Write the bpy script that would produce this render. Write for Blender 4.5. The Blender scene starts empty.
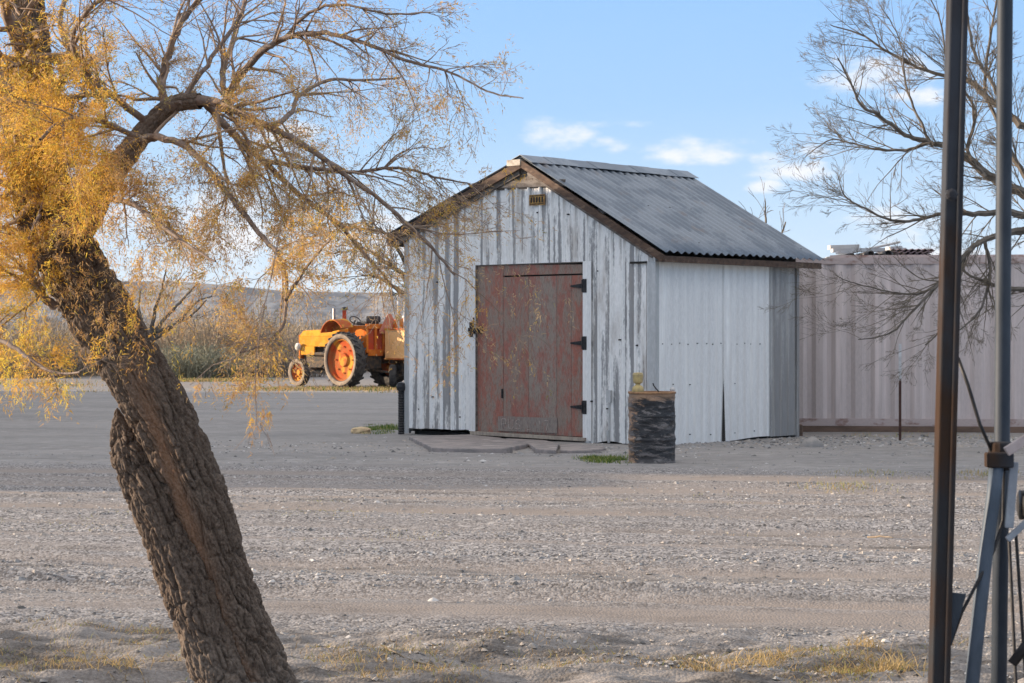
import bpy, math, random
import numpy as np
from mathutils import Vector, Matrix
R = math.radians
random.seed(7)
scn = bpy.context.scene
COL = scn.collection

# ------------------------------------------------------------------ camera
F = 2000.0; HOR = 337.0; EYE = 1.55
cd = bpy.data.cameras.new("camera"); cam = bpy.data.objects.new("camera", cd); COL.objects.link(cam)
cd.sensor_width = 36; cd.lens = F/1024*36; cd.clip_start = .1; cd.clip_end = 12000
cd.shift_y = -4.5/1024
cam.location = (0, 0, EYE); cam.rotation_euler = (R(90), 0, 0)
cd.dof.use_dof = True; cd.dof.focus_distance = 15; cd.dof.aperture_fstop = 16
scn.camera = cam

# ------------------------------------------------------------------ light
SUN_EL, SUN_AZ = 10.0, -80.0      # azimuth measured from +Y towards +X
world = bpy.data.worlds.new("World"); scn.world = world; world.use_nodes = True
nt = world.node_tree; N = nt.nodes; L = nt.links; N.clear()
wo = N.new("ShaderNodeOutputWorld"); bg = N.new("ShaderNodeBackground"); bg.inputs[1].default_value = .15
sky = N.new("ShaderNodeTexSky"); sky.sky_type = 'NISHITA'; sky.sun_disc = False
sky.sun_elevation = R(SUN_EL); sky.sun_rotation = R(SUN_AZ); sky.air_density = .8; sky.dust_density = .2; sky.ozone_density = 1.6
tc = N.new("ShaderNodeTexCoord")
def wmath(op, a, b=None, clamp=False):
    n = N.new("ShaderNodeMath"); n.operation = op; n.use_clamp = clamp
    for i, v in enumerate((a, b)):
        if v is None: continue
        if isinstance(v, (int, float)): n.inputs[i].default_value = v
        else: L.new(v, n.inputs[i])
    return n.outputs[0]
sep = N.new("ShaderNodeSeparateXYZ"); L.new(tc.outputs['Generated'], sep.inputs[0])
az = wmath('ARCTAN2', sep.outputs[0], sep.outputs[1])      # radians from +Y
el = wmath('ARCSINE', sep.outputs[2])
cmb = N.new("ShaderNodeCombineXYZ"); L.new(az, cmb.inputs[0]); L.new(wmath('MULTIPLY', el, 2.2), cmb.inputs[1])
cn = N.new("ShaderNodeTexNoise"); cn.inputs['Scale'].default_value = 32; cn.inputs['Detail'].default_value = 7; cn.inputs['Roughness'].default_value = .6
L.new(cmb.outputs[0], cn.inputs['Vector'])
cn2 = N.new("ShaderNodeTexNoise"); cn2.inputs['Scale'].default_value = 7; cn2.inputs['Detail'].default_value = 5
L.new(cmb.outputs[0], cn2.inputs['Vector'])
total = None
# (azimuth, elevation, half width, half height) of the small fair-weather clouds, in radians
clouds = [(.026,.101,.024,.0085),(.047,.096,.012,.006),(.051,.106,.020,.003),(.094,.092,.033,.0075),(.129,.089,.013,.005),
          (.140,.083,.024,.006),(.147,.092,.012,.004),(.178,.128,.034,.010),(.126,.074,.012,.004),(.205,.118,.02,.006),
          (-.15,.055,.06,.022),(-.06,.050,.05,.018),(-.115,.10,.02,.010),(-.23,.045,.03,.02),(-.02,.062,.03,.012),
          (.22,.035,.05,.014),(.19,.055,.035,.010),(.35,.1,.05,.012),(-.4,.12,.06,.015),(.6,.2,.1,.03),(-.8,.15,.12,.03),(1.2,.3,.15,.04),(2.,.2,.2,.04),(-2.,.3,.2,.05)]
for a, e, w, h in clouds:
    dx = wmath('DIVIDE', wmath('SUBTRACT', az, a), w); dy = wmath('DIVIDE', wmath('SUBTRACT', el, e), h)
    d = wmath('ADD', wmath('MULTIPLY', dx, dx), wmath('MULTIPLY', dy, dy))
    m = wmath('SUBTRACT', 1.0, d, clamp=False)
    total = m if total is None else wmath('MAXIMUM', total, m)
cl = wmath('ADD', wmath('MULTIPLY', total, .45), wmath('MULTIPLY', wmath('SUBTRACT', cn.outputs[0], .5), 2.4))
mr = N.new("ShaderNodeMapRange"); mr.interpolation_type = 'SMOOTHSTEP'
L.new(cl, mr.inputs[0]); mr.inputs[1].default_value = -.05; mr.inputs[2].default_value = .75; mr.inputs[3].default_value = 0; mr.inputs[4].default_value = .9
gate = N.new("ShaderNodeMapRange"); L.new(total, gate.inputs[0]); gate.inputs[1].default_value = -1.3; gate.inputs[2].default_value = .3
cm = wmath('MULTIPLY', mr.outputs[0], gate.outputs[0])
# thin high veil, paler towards the horizon
vl = N.new("ShaderNodeMapRange"); L.new(el, vl.inputs[0]); vl.inputs[1].default_value = .12; vl.inputs[2].default_value = .9; vl.inputs[3].default_value = .95; vl.inputs[4].default_value = .25
veil = vl.outputs[0]
er = N.new("ShaderNodeMapRange"); L.new(el, er.inputs[0]); er.inputs[1].default_value = 0; er.inputs[2].default_value = .19
cr_ = N.new("ShaderNodeValToRGB"); L.new(wmath('ADD', er.outputs[0], wmath('MULTIPLY', wmath('SUBTRACT', cn2.outputs[0], .5), .12)), cr_.inputs[0])
cr_.color_ramp.elements[0].color = (.68,.77,.87,1); cr_.color_ramp.elements[1].color = (.25,.47,.86,1)
for p_, c_ in ((.3,(.49,.66,.88,1)),(.6,(.34,.56,.87,1))): e_ = cr_.color_ramp.elements.new(p_); e_.color = c_
vs_ = N.new("ShaderNodeVectorMath"); vs_.operation = 'SCALE'; L.new(cr_.outputs[0], vs_.inputs[0]); vs_.inputs[3].default_value = 2.2
mx1 = N.new("ShaderNodeMix"); mx1.data_type = 'RGBA'; L.new(veil, mx1.inputs[0]); L.new(sky.outputs[0], mx1.inputs[6])
L.new(vs_.outputs[0], mx1.inputs[7])
mx2 = N.new("ShaderNodeMix"); mx2.data_type = 'RGBA'; L.new(cm, mx2.inputs[0]); L.new(mx1.outputs[2], mx2.inputs[6])
mx2.inputs[7].default_value = (2.0, 2.02, 2.1, 1)
# upper sky out of view, whitened and brightened for neutral fill light
hv = N.new("ShaderNodeMapRange"); hv.interpolation_type = 'SMOOTHSTEP'; L.new(el, hv.inputs[0]); hv.inputs[1].default_value = .2; hv.inputs[2].default_value = .75; hv.inputs[3].default_value = 0; hv.inputs[4].default_value = .9
mx3 = N.new("ShaderNodeMix"); mx3.data_type = 'RGBA'; L.new(hv.outputs[0], mx3.inputs[0]); L.new(mx2.outputs[2], mx3.inputs[6]); mx3.inputs[7].default_value = (2.75, 2.65, 2.6, 1)
L.new(mx3.outputs[2], bg.inputs[0]); L.new(bg.outputs[0], wo.inputs[0])

sl = bpy.data.lights.new("sun", 'SUN'); sl.energy = 3.0; sl.angle = R(.55); sl.color = (1, .80, .60)
so = bpy.data.objects.new("sun", sl); COL.objects.link(so)
sdir = Vector((math.sin(R(SUN_AZ))*math.cos(R(SUN_EL)), math.cos(R(SUN_AZ))*math.cos(R(SUN_EL)), math.sin(R(SUN_EL))))
so.rotation_euler = sdir.to_track_quat('Z', 'Y').to_euler()
scn.view_settings.view_transform = 'Standard'; scn.view_settings.look = 'None'
scn.view_settings.exposure = 1.75; scn.view_settings.gamma = 1
scn.view_settings.use_curve_mapping = False

# ------------------------------------------------------------------ helpers
def at(px, py, Y):
    return Vector(((px-512)/F*Y, Y, EYE-(py-HOR)/F*Y))
def onground(px, py, z=0.0):
    Y = (EYE-z)*F/(py-HOR)
    return Vector(((px-512)/F*Y, Y, z))

_seed = 0
def hsh(ix, iy, iz, s):
    h = (ix.astype(np.uint64)*np.uint64(374761393) + iy.astype(np.uint64)*np.uint64(668265263) + iz.astype(np.uint64)*np.uint64(2147483647) + np.uint64(s*1013904223+97)) & np.uint64(0xffffffff)
    h = ((h ^ (h >> np.uint64(13)))*np.uint64(1274126177)) & np.uint64(0xffffffff)
    h = ((h ^ (h >> np.uint64(16)))*np.uint64(2246822519)) & np.uint64(0xffffffff)
    h = h ^ (h >> np.uint64(15))
    return (h & np.uint64(0xffffff)).astype(np.float64)/float(0xffffff)
def noise(x, y, z=0.0, s=0):
    x, y, z = np.broadcast_arrays(np.asarray(x, float)+5000, np.asarray(y, float)+5000, np.asarray(z, float)+5000)
    ix, iy, iz = np.floor(x).astype(np.int64), np.floor(y).astype(np.int64), np.floor(z).astype(np.int64)
    fx, fy, fz = x-ix, y-iy, z-iz
    fx = fx*fx*(3-2*fx); fy = fy*fy*(3-2*fy); fz = fz*fz*(3-2*fz)
    def c(a, b, d): return hsh(ix+a, iy+b, iz+d, s)
    x00 = c(0,0,0)*(1-fx)+c(1,0,0)*fx; x10 = c(0,1,0)*(1-fx)+c(1,1,0)*fx
    x01 = c(0,0,1)*(1-fx)+c(1,0,1)*fx; x11 = c(0,1,1)*(1-fx)+c(1,1,1)*fx
    return ((x00*(1-fy)+x10*fy)*(1-fz)+(x01*(1-fy)+x11*fy)*fz)*2-1
def fbm(x, y, z=0.0, s=0, o=4, g=.5):
    t = 0; a = 1; k = 1
    for i in range(o):
        t = t + a*noise(np.asarray(x)*k, np.asarray(y)*k, np.asarray(z)*k, s+i*11); a *= g; k *= 2.03
    return t

def tag(o, label=None, cat=None, group=None, kind=None):
    if label: o['label'] = label
    if cat: o['category'] = cat
    if group: o['group'] = group
    if kind: o['kind'] = kind
    return o
def empty(name, loc=(0,0,0), rz=0):
    o = bpy.data.objects.new(name, None); COL.objects.link(o); o.location = loc; o.rotation_euler = (0,0,rz)
    o.empty_display_size = .2
    return o
class MB:
    def __init__(s): s.v = []; s.f = []; s.m = []
    def add(s, vs, fs, mi=0):
        b = len(s.v); s.v.extend([tuple(p) for p in vs]); s.f.extend([tuple(b+i for i in f) for f in fs]); s.m.extend([mi]*len(fs))
    def box(s, lo, hi, mi=0, M=None):
        x0,y0,z0 = lo; x1,y1,z1 = hi
        vs = [Vector(p) for p in ((x0,y0,z0),(x1,y0,z0),(x1,y1,z0),(x0,y1,z0),(x0,y0,z1),(x1,y0,z1),(x1,y1,z1),(x0,y1,z1))]
        if M is not None: vs = [M @ p for p in vs]
        s.add(vs, [(0,3,2,1),(4,5,6,7),(0,1,5,4),(1,2,6,5),(2,3,7,6),(3,0,4,7)], mi)
    def bar(s, a, b, w, h, up=(0,0,1), mi=0):
        a = Vector(a); b = Vector(b); d = (b-a); ln = d.length; d.normalize()
        x = d.cross(Vector(up)); 
        if x.length < 1e-4: x = d.cross(Vector((0,1,0)))
        x.normalize(); z = x.cross(d)
        M = Matrix((( x.x,d.x,z.x,a.x),(x.y,d.y,z.y,a.y),(x.z,d.z,z.z,a.z),(0,0,0,1)))
        s.box((-w/2,0,-h/2),(w/2,ln,h/2), mi, M)
    def tube(s, pts, rad, n=8, mi=0, cap=True):
        pts = [Vector(p) for p in pts]
        if not hasattr(rad, '__len__'): rad = [rad]*len(pts)
        b = len(s.v); prev = None
        for i, p in enumerate(pts):
            t = (pts[min(i+1,len(pts)-1)]-pts[max(i-1,0)])
            if t.length < 1e-9: t = Vector((0,0,1))
            t.normalize()
            if prev is None:
                x = t.cross(Vector((0,0,1)))
                if x.length < .05: x = t.cross(Vector((0,1,0)))
            else: x = prev - t*prev.dot(t)
            x.normalize(); prev = x; y = t.cross(x)
            for k in range(n):
                a = 2*math.pi*k/n
                s.v.append(tuple(p + x*(math.cos(a)*rad[i]) + y*(math.sin(a)*rad[i])))
        for i in range(len(pts)-1):
            for k in range(n):
                k2 = (k+1)%n
                s.f.append((b+i*n+k, b+i*n+k2, b+(i+1)*n+k2, b+(i+1)*n+k)); s.m.append(mi)
        if cap and n > 3:
            s.f.append(tuple(b+k for k in range(n))[::-1]); s.f.append(tuple(b+(len(pts)-1)*n+k for k in range(n))); s.m += [mi, mi]
    def lathe(s, prof, n=32, M=None, mi=0, close=False):
        # prof: (r, z) list, axis z
        b = len(s.v)
        for r, z in prof:
            for k in range(n):
                a = 2*math.pi*k/n; p = Vector((r*math.cos(a), r*math.sin(a), z))
                s.v.append(tuple(M @ p if M is not None else p))
        m = len(prof)
        for i in range(m-1 + (1 if close else 0)):
            for k in range(n):
                k2 = (k+1)%n; j = (i+1)%m
                s.f.append((b+i*n+k, b+i*n+k2, b+j*n+k2, b+j*n+k)); s.m.append(mi)
    def prism(s, poly, z0, z1, mi=0, M=None):
        n = len(poly)
        vs = [Vector((p[0],p[1],z0)) for p in poly]+[Vector((p[0],p[1],z1)) for p in poly]
        if M is not None: vs = [M @ p for p in vs]
        s.add(vs, [tuple(range(n))[::-1], tuple(range(n,2*n))]+[(i,(i+1)%n,n+(i+1)%n,n+i) for i in range(n)], mi)
    def build(s, name, mats, parent=None, smooth=False, bevel=0):
        me = bpy.data.meshes.new(name); me.from_pydata(s.v, [], s.f); 
        for m in (mats if isinstance(mats, (list, tuple)) else [mats]): me.materials.append(m)
        if any(s.m): me.polygons.foreach_set('material_index', s.m)
        if smooth: me.polygons.foreach_set('use_smooth', [True]*len(s.f))
        me.update()
        o = bpy.data.objects.new(name, me); COL.objects.link(o)
        if parent: o.parent = parent
        if bevel:
            bm = o.modifiers.new('bevel', 'BEVEL'); bm.width = bevel; bm.segments = 2; bm.limit_method = 'ANGLE'
        return o
def np_mesh(name, verts, faces, mats, parent=None, smooth=False, midx=None, k=None):
    """verts (n,3), faces (m,k) arrays -> one mesh object, fast"""
    me = bpy.data.meshes.new(name); k = faces.shape[1]; m = len(faces)
    me.vertices.add(len(verts)); me.vertices.foreach_set('co', np.asarray(verts, np.float32).ravel())
    me.loops.add(m*k); me.loops.foreach_set('vertex_index', faces.astype(np.int32).ravel())
    me.polygons.add(m); me.polygons.foreach_set('loop_start', np.arange(0, m*k, k, dtype=np.int32))
    try: me.polygons.foreach_set('loop_total', np.full(m, k, np.int32))
    except Exception: pass
    for mm in (mats if isinstance(mats, (list, tuple)) else [mats]): me.materials.append(mm)
    if midx is not None: me.polygons.foreach_set('material_index', np.asarray(midx, np.int32))
    me.polygons.foreach_set('use_smooth', np.full(m, smooth, bool))
    me.update(calc_edges=True); me.validate()
    o = bpy.data.objects.new(name, me); COL.objects.link(o)
    if parent: o.parent = parent
    return o

# ------------------------------------------------------------------ materials
class Mat:
    def __init__(s, name, rough=.8, metal=0.0, spec=.3):
        s.m = bpy.data.materials.new(name); s.m.use_nodes = True; s.t = s.m.node_tree; s.t.nodes.clear()
        s.out = s.n('ShaderNodeOutputMaterial'); s.b = s.n('ShaderNodeBsdfPrincipled')
        s.l(s.b.outputs[0], s.out.inputs[0]); s.b.inputs['Roughness'].default_value = rough; s.b.inputs['Metallic'].default_value = metal
        s.b.inputs['Specular IOR Level'].default_value = spec
        s.tc = s.n('ShaderNodeTexCoord')
    def n(s, t): return s.t.nodes.new(t)
    def l(s, a, b): s.t.links.new(a, b)
    def setin(s, i, v):
        if isinstance(v, (int, float)): i.default_value = v
        elif isinstance(v, (tuple, list)): i.default_value = tuple(v)+((1,) if len(v)==3 and len(i.default_value)==4 else ())
        else: s.l(v, i)
    def noise(s, scale, sv=(1,1,1), detail=5, rough=.6, off=(0,0,0), vec=None, dist=0):
        mp = s.n('ShaderNodeMapping'); mp.inputs['Scale'].default_value = sv; mp.inputs['Location'].default_value = off
        s.l(vec if vec is not None else s.tc.outputs['Object'], mp.inputs[0])
        t = s.n('ShaderNodeTexNoise'); t.inputs['Scale'].default_value = scale; t.inputs['Detail'].default_value = detail; t.inputs['Roughness'].default_value = rough
        t.inputs['Distortion'].default_value = dist
        s.l(mp.outputs[0], t.inputs[0]); return t.outputs[0]
    def voro(s, scale, sv=(1,1,1), out=0, feat='F1'):
        mp = s.n('ShaderNodeMapping'); mp.inputs['Scale'].default_value = sv
        s.l(s.tc.outputs['Object'], mp.inputs[0]); t = s.n('ShaderNodeTexVoronoi'); t.feature = feat; t.inputs['Scale'].default_value = scale
        s.l(mp.outputs[0], t.inputs[0]); return t.outputs[out]
    def rng(s, v, a, b, c=0.0, d=1.0, smooth=True):
        r = s.n('ShaderNodeMapRange'); r.interpolation_type = 'SMOOTHSTEP' if smooth else 'LINEAR'
        s.l(v, r.inputs[0])
        for i, x in enumerate((a,b,c,d)): r.inputs[i+1].default_value = x
        return r.outputs[0]
    def math(s, op, a, b=0.0, clamp=False):
        n = s.n('ShaderNodeMath'); n.operation = op; n.use_clamp = clamp; s.setin(n.inputs[0], a); s.setin(n.inputs[1], b); return n.outputs[0]
    def mix(s, f, a, b, mode='MIX'):
        n = s.n('ShaderNodeMix'); n.data_type = 'RGBA'; n.blend_type = mode; s.setin(n.inputs[0], f); s.setin(n.inputs[6], a); s.setin(n.inputs[7], b); return n.outputs[2]
    def attr(s, name, fac=False):
        n = s.n('ShaderNodeAttribute'); n.attribute_name = name; return n.outputs['Fac' if fac else 'Color']
    def color(s, c): s.setin(s.b.inputs['Base Color'], c); return s
    def bump(s, v, strength=.3, dist=.01):
        n = s.n('ShaderNodeBump'); n.inputs['Strength'].default_value = strength; n.inputs['Distance'].default_value = dist
        s.l(v, n.inputs['Height']); s.l(n.outputs[0], s.b.inputs['Normal']); return s
def two(name, c1, c2, scale=5, sv=(1,1,1), a=.4, b=.6, rough=.8, metal=0.0, bump=.2, bd=.005, c3=None, s3=2, a3=.55, b3=.65, spec=.3, grime=.25):
    m = Mat(name, rough, metal, spec); n = m.noise(scale, sv, 6, .65)
    c = m.mix(m.rng(n, a, b), c1, c2)
    if c3: c = m.mix(m.rng(m.noise(s3, sv, 5, .6, (7,3,1)), a3, b3), c, c3)
    g = m.noise(scale*6, sv, 4, .7, (3,9,4)); c = m.mix(grime, c, m.mix(1.0, c, m.mix(g, (.3,.3,.3), (1.6,1.6,1.6)), 'MULTIPLY'))
    m.color(c); m.bump(m.math('ADD', n, m.math('MULTIPLY', g, .6)), bump, bd); return m.m
def leafmat(name, c1, c2, trans=.45):
    m = Mat(name, .9, 0, .1); n = m.noise(9, detail=2); c = m.mix(m.rng(n, .35, .65), c1, c2)
    d = m.n('ShaderNodeBsdfDiffuse'); t = m.n('ShaderNodeBsdfTranslucent'); x = m.n('ShaderNodeMixShader'); x.inputs[0].default_value = trans
    m.l(c, d.inputs[0]); m.l(c, t.inputs[0]); m.l(d.outputs[0], x.inputs[1]); m.l(t.outputs[0], x.inputs[2]); m.l(x.outputs[0], m.out.inputs[0])
    m.t.nodes.remove(m.b); return m.m

# ------------------------------------------------------------------ ground
def rcoord(x, y): return y + .17*x + .25*noise(x*.15, y*.1, 0, 3)
def relief(x, y):
    r = rcoord(x, y)
    fine = np.clip((46-y)/30, 0, 1)
    z = .0045*fbm(x*1.3, y*1.3, 0, 5, 4)*fine
    z = z + .011*fbm(x*.30, r*3.2, 0, 21, 4, .42)*fine*np.clip((r-10.2)*1.5, 0, 1)
    for rc, w, d in ((11.9,.22,.045),(13.4,.2,.04),(12.55,.18,-.028),(16.1,.25,.03),(17.8,.25,.03),(20.6,.4,.02),(22.4,.4,.02),(11.05,.2,.015),(14.6,.2,-.02),(12.2,.05,.022),(13.05,.05,.02),(14.1,.06,.022),(15.2,.07,.024),(16.7,.07,.022),(18.6,.09,.024),(19.6,.1,.026),(21.5,.12,.026),(24.3,.15,.03),(27,.2,.03),(36,.4,.03),(43,.5,.03)):
        e = np.exp(-((r-rc)/w)**2); z = z - 1.7*d*e*(.8+.4*noise(x*.4, rc, 0, 9))*.8 + .6*abs(d)*np.exp(-((np.abs(r-rc)-1.6*w)/(.5*w))**2)*(.5+.8*noise(x*1.5, rc, 0, 19))
    near = np.clip((10.9-r)*1.2, 0, 1)
    z = z + near*(.055*fbm(x*1.3, y*2.6, 0, 33, 6, .6))
    z = z + .05*noise(x*.05, y*.05, 0, 41)*np.clip((y-35)/30, 0, 1)
    z = z + np.clip((y-95)/400, 0, 6)*1.5 
    return z
rowsY = np.concatenate([[-40,-15,-3,2,4.5], np.geomspace(6, 45, 720), np.geomspace(45.5, 3800, 150)])
NC = 460
tcol = np.linspace(-1, 1, NC); tcol = np.sign(tcol)*(np.abs(tcol)*.55+.45*np.abs(tcol)**3)
W = np.where(rowsY < 5, 14.0, .62*rowsY+7)
GX = tcol[None,:]*W[:,None]; GY = np.repeat(rowsY[:,None], NC, 1); GZ = relief(GX, GY)
gv = np.stack([GX, GY, GZ], -1).reshape(-1, 3)
ii = np.arange(len(rowsY)-1)[:,None]*NC + np.arange(NC-1)[None,:]
gf = np.stack([ii, ii+1, ii+NC+1, ii+NC], -1).reshape(-1, 4)
g = Mat('gravel_ground', .95, 0, .15)
att = g.n('ShaderNodeAttribute'); att.attribute_name = 'soil'
sp = g.n('ShaderNodeSeparateColor'); g.l(att.outputs['Color'], sp.inputs[0])
st1 = g.voro(62, out=1); st2 = g.voro(24, out=1)
def vgray(o):
    n = g.n('ShaderNodeRGBToBW'); g.l(o, n.inputs[0]); return n.outputs[0]
fine_n = g.noise(60, detail=4, rough=.7); mid_n = g.noise(3.0, (.5,1.6,1), 6, .65); big_n = g.noise(.5, (.35,1.5,1), 5, .6)
stone = g.mix(g.rng(vgray(st1), .15, .85), (.05,.047,.045), (.40,.375,.36))
stone = g.mix(g.math('MULTIPLY', g.rng(vgray(st2), .72, .9), .6), stone, (.62,.58,.54))
stone = g.mix(.25, stone, g.mix(mid_n, (.12,.113,.11), (.235,.215,.205)))
dust = g.mix(fine_n, (.20,.168,.145), (.31,.265,.23))
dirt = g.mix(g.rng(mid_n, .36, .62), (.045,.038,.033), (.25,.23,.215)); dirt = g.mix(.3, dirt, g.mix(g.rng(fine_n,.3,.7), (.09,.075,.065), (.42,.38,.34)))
far = g.mix(g.rng(big_n, .3, .7), (.215,.205,.195), (.32,.30,.28)); far = g.mix(g.math('MULTIPLY', g.rng(g.noise(1.3,(.12,2.2,1),6,.7,(4,2,0)), .5, .66), .7), far, (.33,.30,.27)); far = g.mix(g.math('MULTIPLY', g.rng(vgray(g.voro(7,(1,1,1),1)), .7, .9), .45), far, (.40,.38,.36)); far = g.mix(g.math('MULTIPLY', g.rng(g.noise(2.4,(.2,2.4,1),6,.75,(1,7,0)), .56, .7), .6), far, (.10,.095,.09)); far = g.mix(.35, far, g.mix(g.rng(g.noise(7,(.4,1.6,1),6,.75),.35,.65), (.10,.10,.10), (.34,.32,.31)))
c = g.mix(sp.outputs[0], stone, dust); c = g.mix(sp.outputs[1], c, dirt); c = g.mix(sp.outputs[2], c, far)  # the dirt colour also carries the painted rut shade
g.color(c); g.bump(g.math('ADD', g.math('MULTIPLY', g.voro(62), -1.0), g.math('MULTIPLY', fine_n, .8)), .4, .011)
ground = np_mesh('ground', gv, gf, g.m, smooth=True); tag(ground, kind='structure')
r = rcoord(GX, GY)
dustm = np.zeros_like(r)
for rc, w, a in ((11.9,.28,.85),(13.4,.25,.45),(11.1,.3,.8),(16.1,.3,.45),(17.8,.35,.5),(20.6,.7,.5),(22.3,.5,.6),(66,5,.7),(15,.15,.4),(19,.2,.4),(70,3,.6)):
    dustm = np.maximum(dustm, a*np.exp(-((r-rc)/w)**2)*(1+.5*fbm(GX*.25, GY*.8, 0, 50, 4)))
dustm = np.clip(dustm*1.25 + .5*np.clip(fbm(GX*.22, r*2.2, 0, 61, 5), -.3, 1), 0, 1)
dirt_shade_m = np.clip((10.75-r)*1.8+.6*fbm(GX*1.2, GY*1.2, 0, 70, 4), 0, 1)
for rc, w in ((12.2,.05),(13.05,.06),(14.1,.06),(15.2,.08),(16.7,.08),(18.6,.1),(19.6,.12),(21.5,.14),(24.3,.2),(27,.25),(31,.3),(36,.5),(43,.6),(11.45,.05),(12.75,.1)):  # rut shade painted in as darker soil strips along the thin ruts
    dirt_shade_m = np.maximum(dirt_shade_m, .95*np.exp(-((r-rc)/(w*1.5))**2)*np.clip(.45+1.3*noise(GX*.35, rc*3.1, 0, 140), 0, 1))
dirt_shade_m = np.maximum(dirt_shade_m, .45*np.clip(fbm(GX*.18, r*2.6, 0, 150, 4)-.15, 0, 1)*(r > 10))
dirt_shade_m = np.maximum(dirt_shade_m, np.clip(1.2*np.exp(-((GY-75)/7)**2)*.7, 0, .7)*(GY > 60))
farm = np.clip((r-23.2)*1.3+.35*fbm(GX*.5, GY*.8, 0, 80, 3), 0, .9)*np.where(GY > 62, .4, 1)
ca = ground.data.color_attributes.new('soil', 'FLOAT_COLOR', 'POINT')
ca.data.foreach_set('color', np.stack([dustm, dirt_shade_m, farm, np.ones_like(r)], -1).astype(np.float32).ravel())
def gz(x, y): return float(relief(np.array([x]), np.array([y]))[0])

# far mesa and plain
hm = Mat('mesa_rock', 1, 0, .1)
hn = hm.noise(.012, (1,1,6), 6, .6); hn2 = hm.noise(.05, (1,.4,3), 5, .6)
hm.color(hm.mix(hm.rng(hn2, .4, .65), hm.mix(hm.rng(hn, .35, .65), (.085,.085,.09), (.15,.148,.15)), (.24,.235,.23)))
xs = np.linspace(-1500, 1500, 300); ys = np.linspace(1300, 3000, 140); HX, HY = np.meshgrid(xs, ys)
top = 66 - 14*np.clip((HX/2500*2000+512-180)/120, 0, 1) + 4*noise(HX*.003, 0, 0, 5)
edge = 2330 + 90*fbm(HX*.004, HX*0, 0, 91, 4)
foot = np.clip((HY-1300)/1100, 0, 1)**1.6*32
gul = .5+.5*fbm(HX*.016, HY*.002, 0, 97, 4)
HZ = foot + np.clip((HY-edge+170)/170, 0, 1)**1.25*(top-30) - 9*gul*np.clip((HY-1800)/300, 0, 1)*(HY < edge+10)*np.clip((edge+10-HY)/60, 0, 1) + 4
HZ = np.minimum(HZ, top)
hv = np.stack([HX, HY, HZ], -1).reshape(-1, 3); ii = np.arange(139)[:,None]*300+np.arange(299)[None,:]
tag(np_mesh('hills', hv, np.stack([ii, ii+1, ii+301, ii+300], -1).reshape(-1, 4), hm.m, smooth=True), kind='structure')

# loose stones on the gravel: nobody could count them
rs = np.random.RandomState(4)
def stones(name, n, y0, y1, size, mats, z=None, xr=None, area=None, seed=1, flat=.6):
    rs = np.random.RandomState(seed)
    y = np.exp(rs.uniform(math.log(y0), math.log(y1), n)); x = rs.uniform(-1, 1, n)*(.29*y+1.5) if xr is None else rs.uniform(xr[0], xr[1], n)
    if area is not None: keep = area(x, y, rs); x = x[keep]; y = y[keep]; n = len(x)
    s = size*np.exp(rs.normal(0, .42, n))
    base = np.array([[1,0,0],[.35,.9,0],[-.7,.7,0],[-1,-.1,0],[-.4,-.9,0],[.6,-.8,0],[.15,.1,.9],[-.35,-.2,.75]])
    fc = np.array([[0,1,6],[1,2,6],[2,7,6],[2,3,7],[3,4,7],[4,5,7],[5,6,7],[5,0,6]])
    v = base[None]+rs.normal(0, .16, (n, 8, 3)); a = rs.uniform(0, 6.28, n); ca_, sa = np.cos(a), np.sin(a)
    vx = (v[:,:,0]*ca_[:,None]-v[:,:,1]*sa[:,None]*.8)*s[:,None]; vy = (v[:,:,0]*sa[:,None]+v[:,:,1]*ca_[:,None]*.8)*s[:,None]
    gzv = relief(x, y) if z is None else np.full(n, z)
    vz = v[:,:,2]*s[:,None]*flat + gzv[:,None] - .15*s[:,None]
    V = np.stack([vx+x[:,None], vy+y[:,None], vz], -1).reshape(-1, 3); Fc = (fc[None]+np.arange(n)[:,None,None]*8).reshape(-1, 3)
    return np_mesh(name, V, Fc, mats, midx=np.repeat(rs.choice(len(mats), n, p=[.45,.3,.18,.07]), 8))
smats = [two('grey_stone', (.20,.195,.19), (.30,.29,.28), 8, bump=.1), two('tan_stone', (.28,.245,.21), (.36,.32,.28), 8, bump=.1),
         two('dark_stone', (.08,.078,.076), (.13,.125,.12), 8, bump=.1), two('pale_stone', (.46,.44,.41), (.54,.51,.48), 8, bump=.1)]
def dens(x, y, rs):
    r = rcoord(x, y); d = .5+.55*fbm(x*.3, r*1.9, 0, 130, 4)
    for rc, w in ((11.9,.3),(11.1,.3),(13.4,.2),(22.3,.5)): d -= .9*np.exp(-((r-rc)/w)**2)
    d += .5*np.exp(-((r-12.6)/.25)**2) + np.where(r < 10.6, -.3, 0) + np.where(r > 24, -.35, 0)
    return rs.uniform(0, 1, len(x)) < d
tag(stones('gravel', 80000, 8.5, 27, .0115, smats, area=dens, seed=1), 'loose grey and tan gravel strewn over the dirt yard', 'gravel', kind='stuff')
def along_shed(x, y, rs):   # rough heap of stones along the walls and container
    return rs.uniform(0, 1, len(x)) < np.clip(.9-np.abs(y-(29.8-.03*x))/2.6, .02, 1)
tag(stones('gravel', 9000, 26, 32, .026, smats, xr=(1.6, 9.5), area=along_shed, seed=2), 'coarse crushed stones heaped below the pink container and the shed side', 'gravel', kind='stuff')
def front_shed(x, y, rs): return rs.uniform(0, 1, len(x)) < np.clip(1-np.abs(y-27.6+.15*x)/2.0, .05, 1)*.8
tag(stones('gravel', 6000, 25, 31, .018, smats, xr=(-4.5, 2.6), area=front_shed, seed=3), 'bluish crushed stones in front of the concrete step', 'gravel', kind='stuff')

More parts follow.
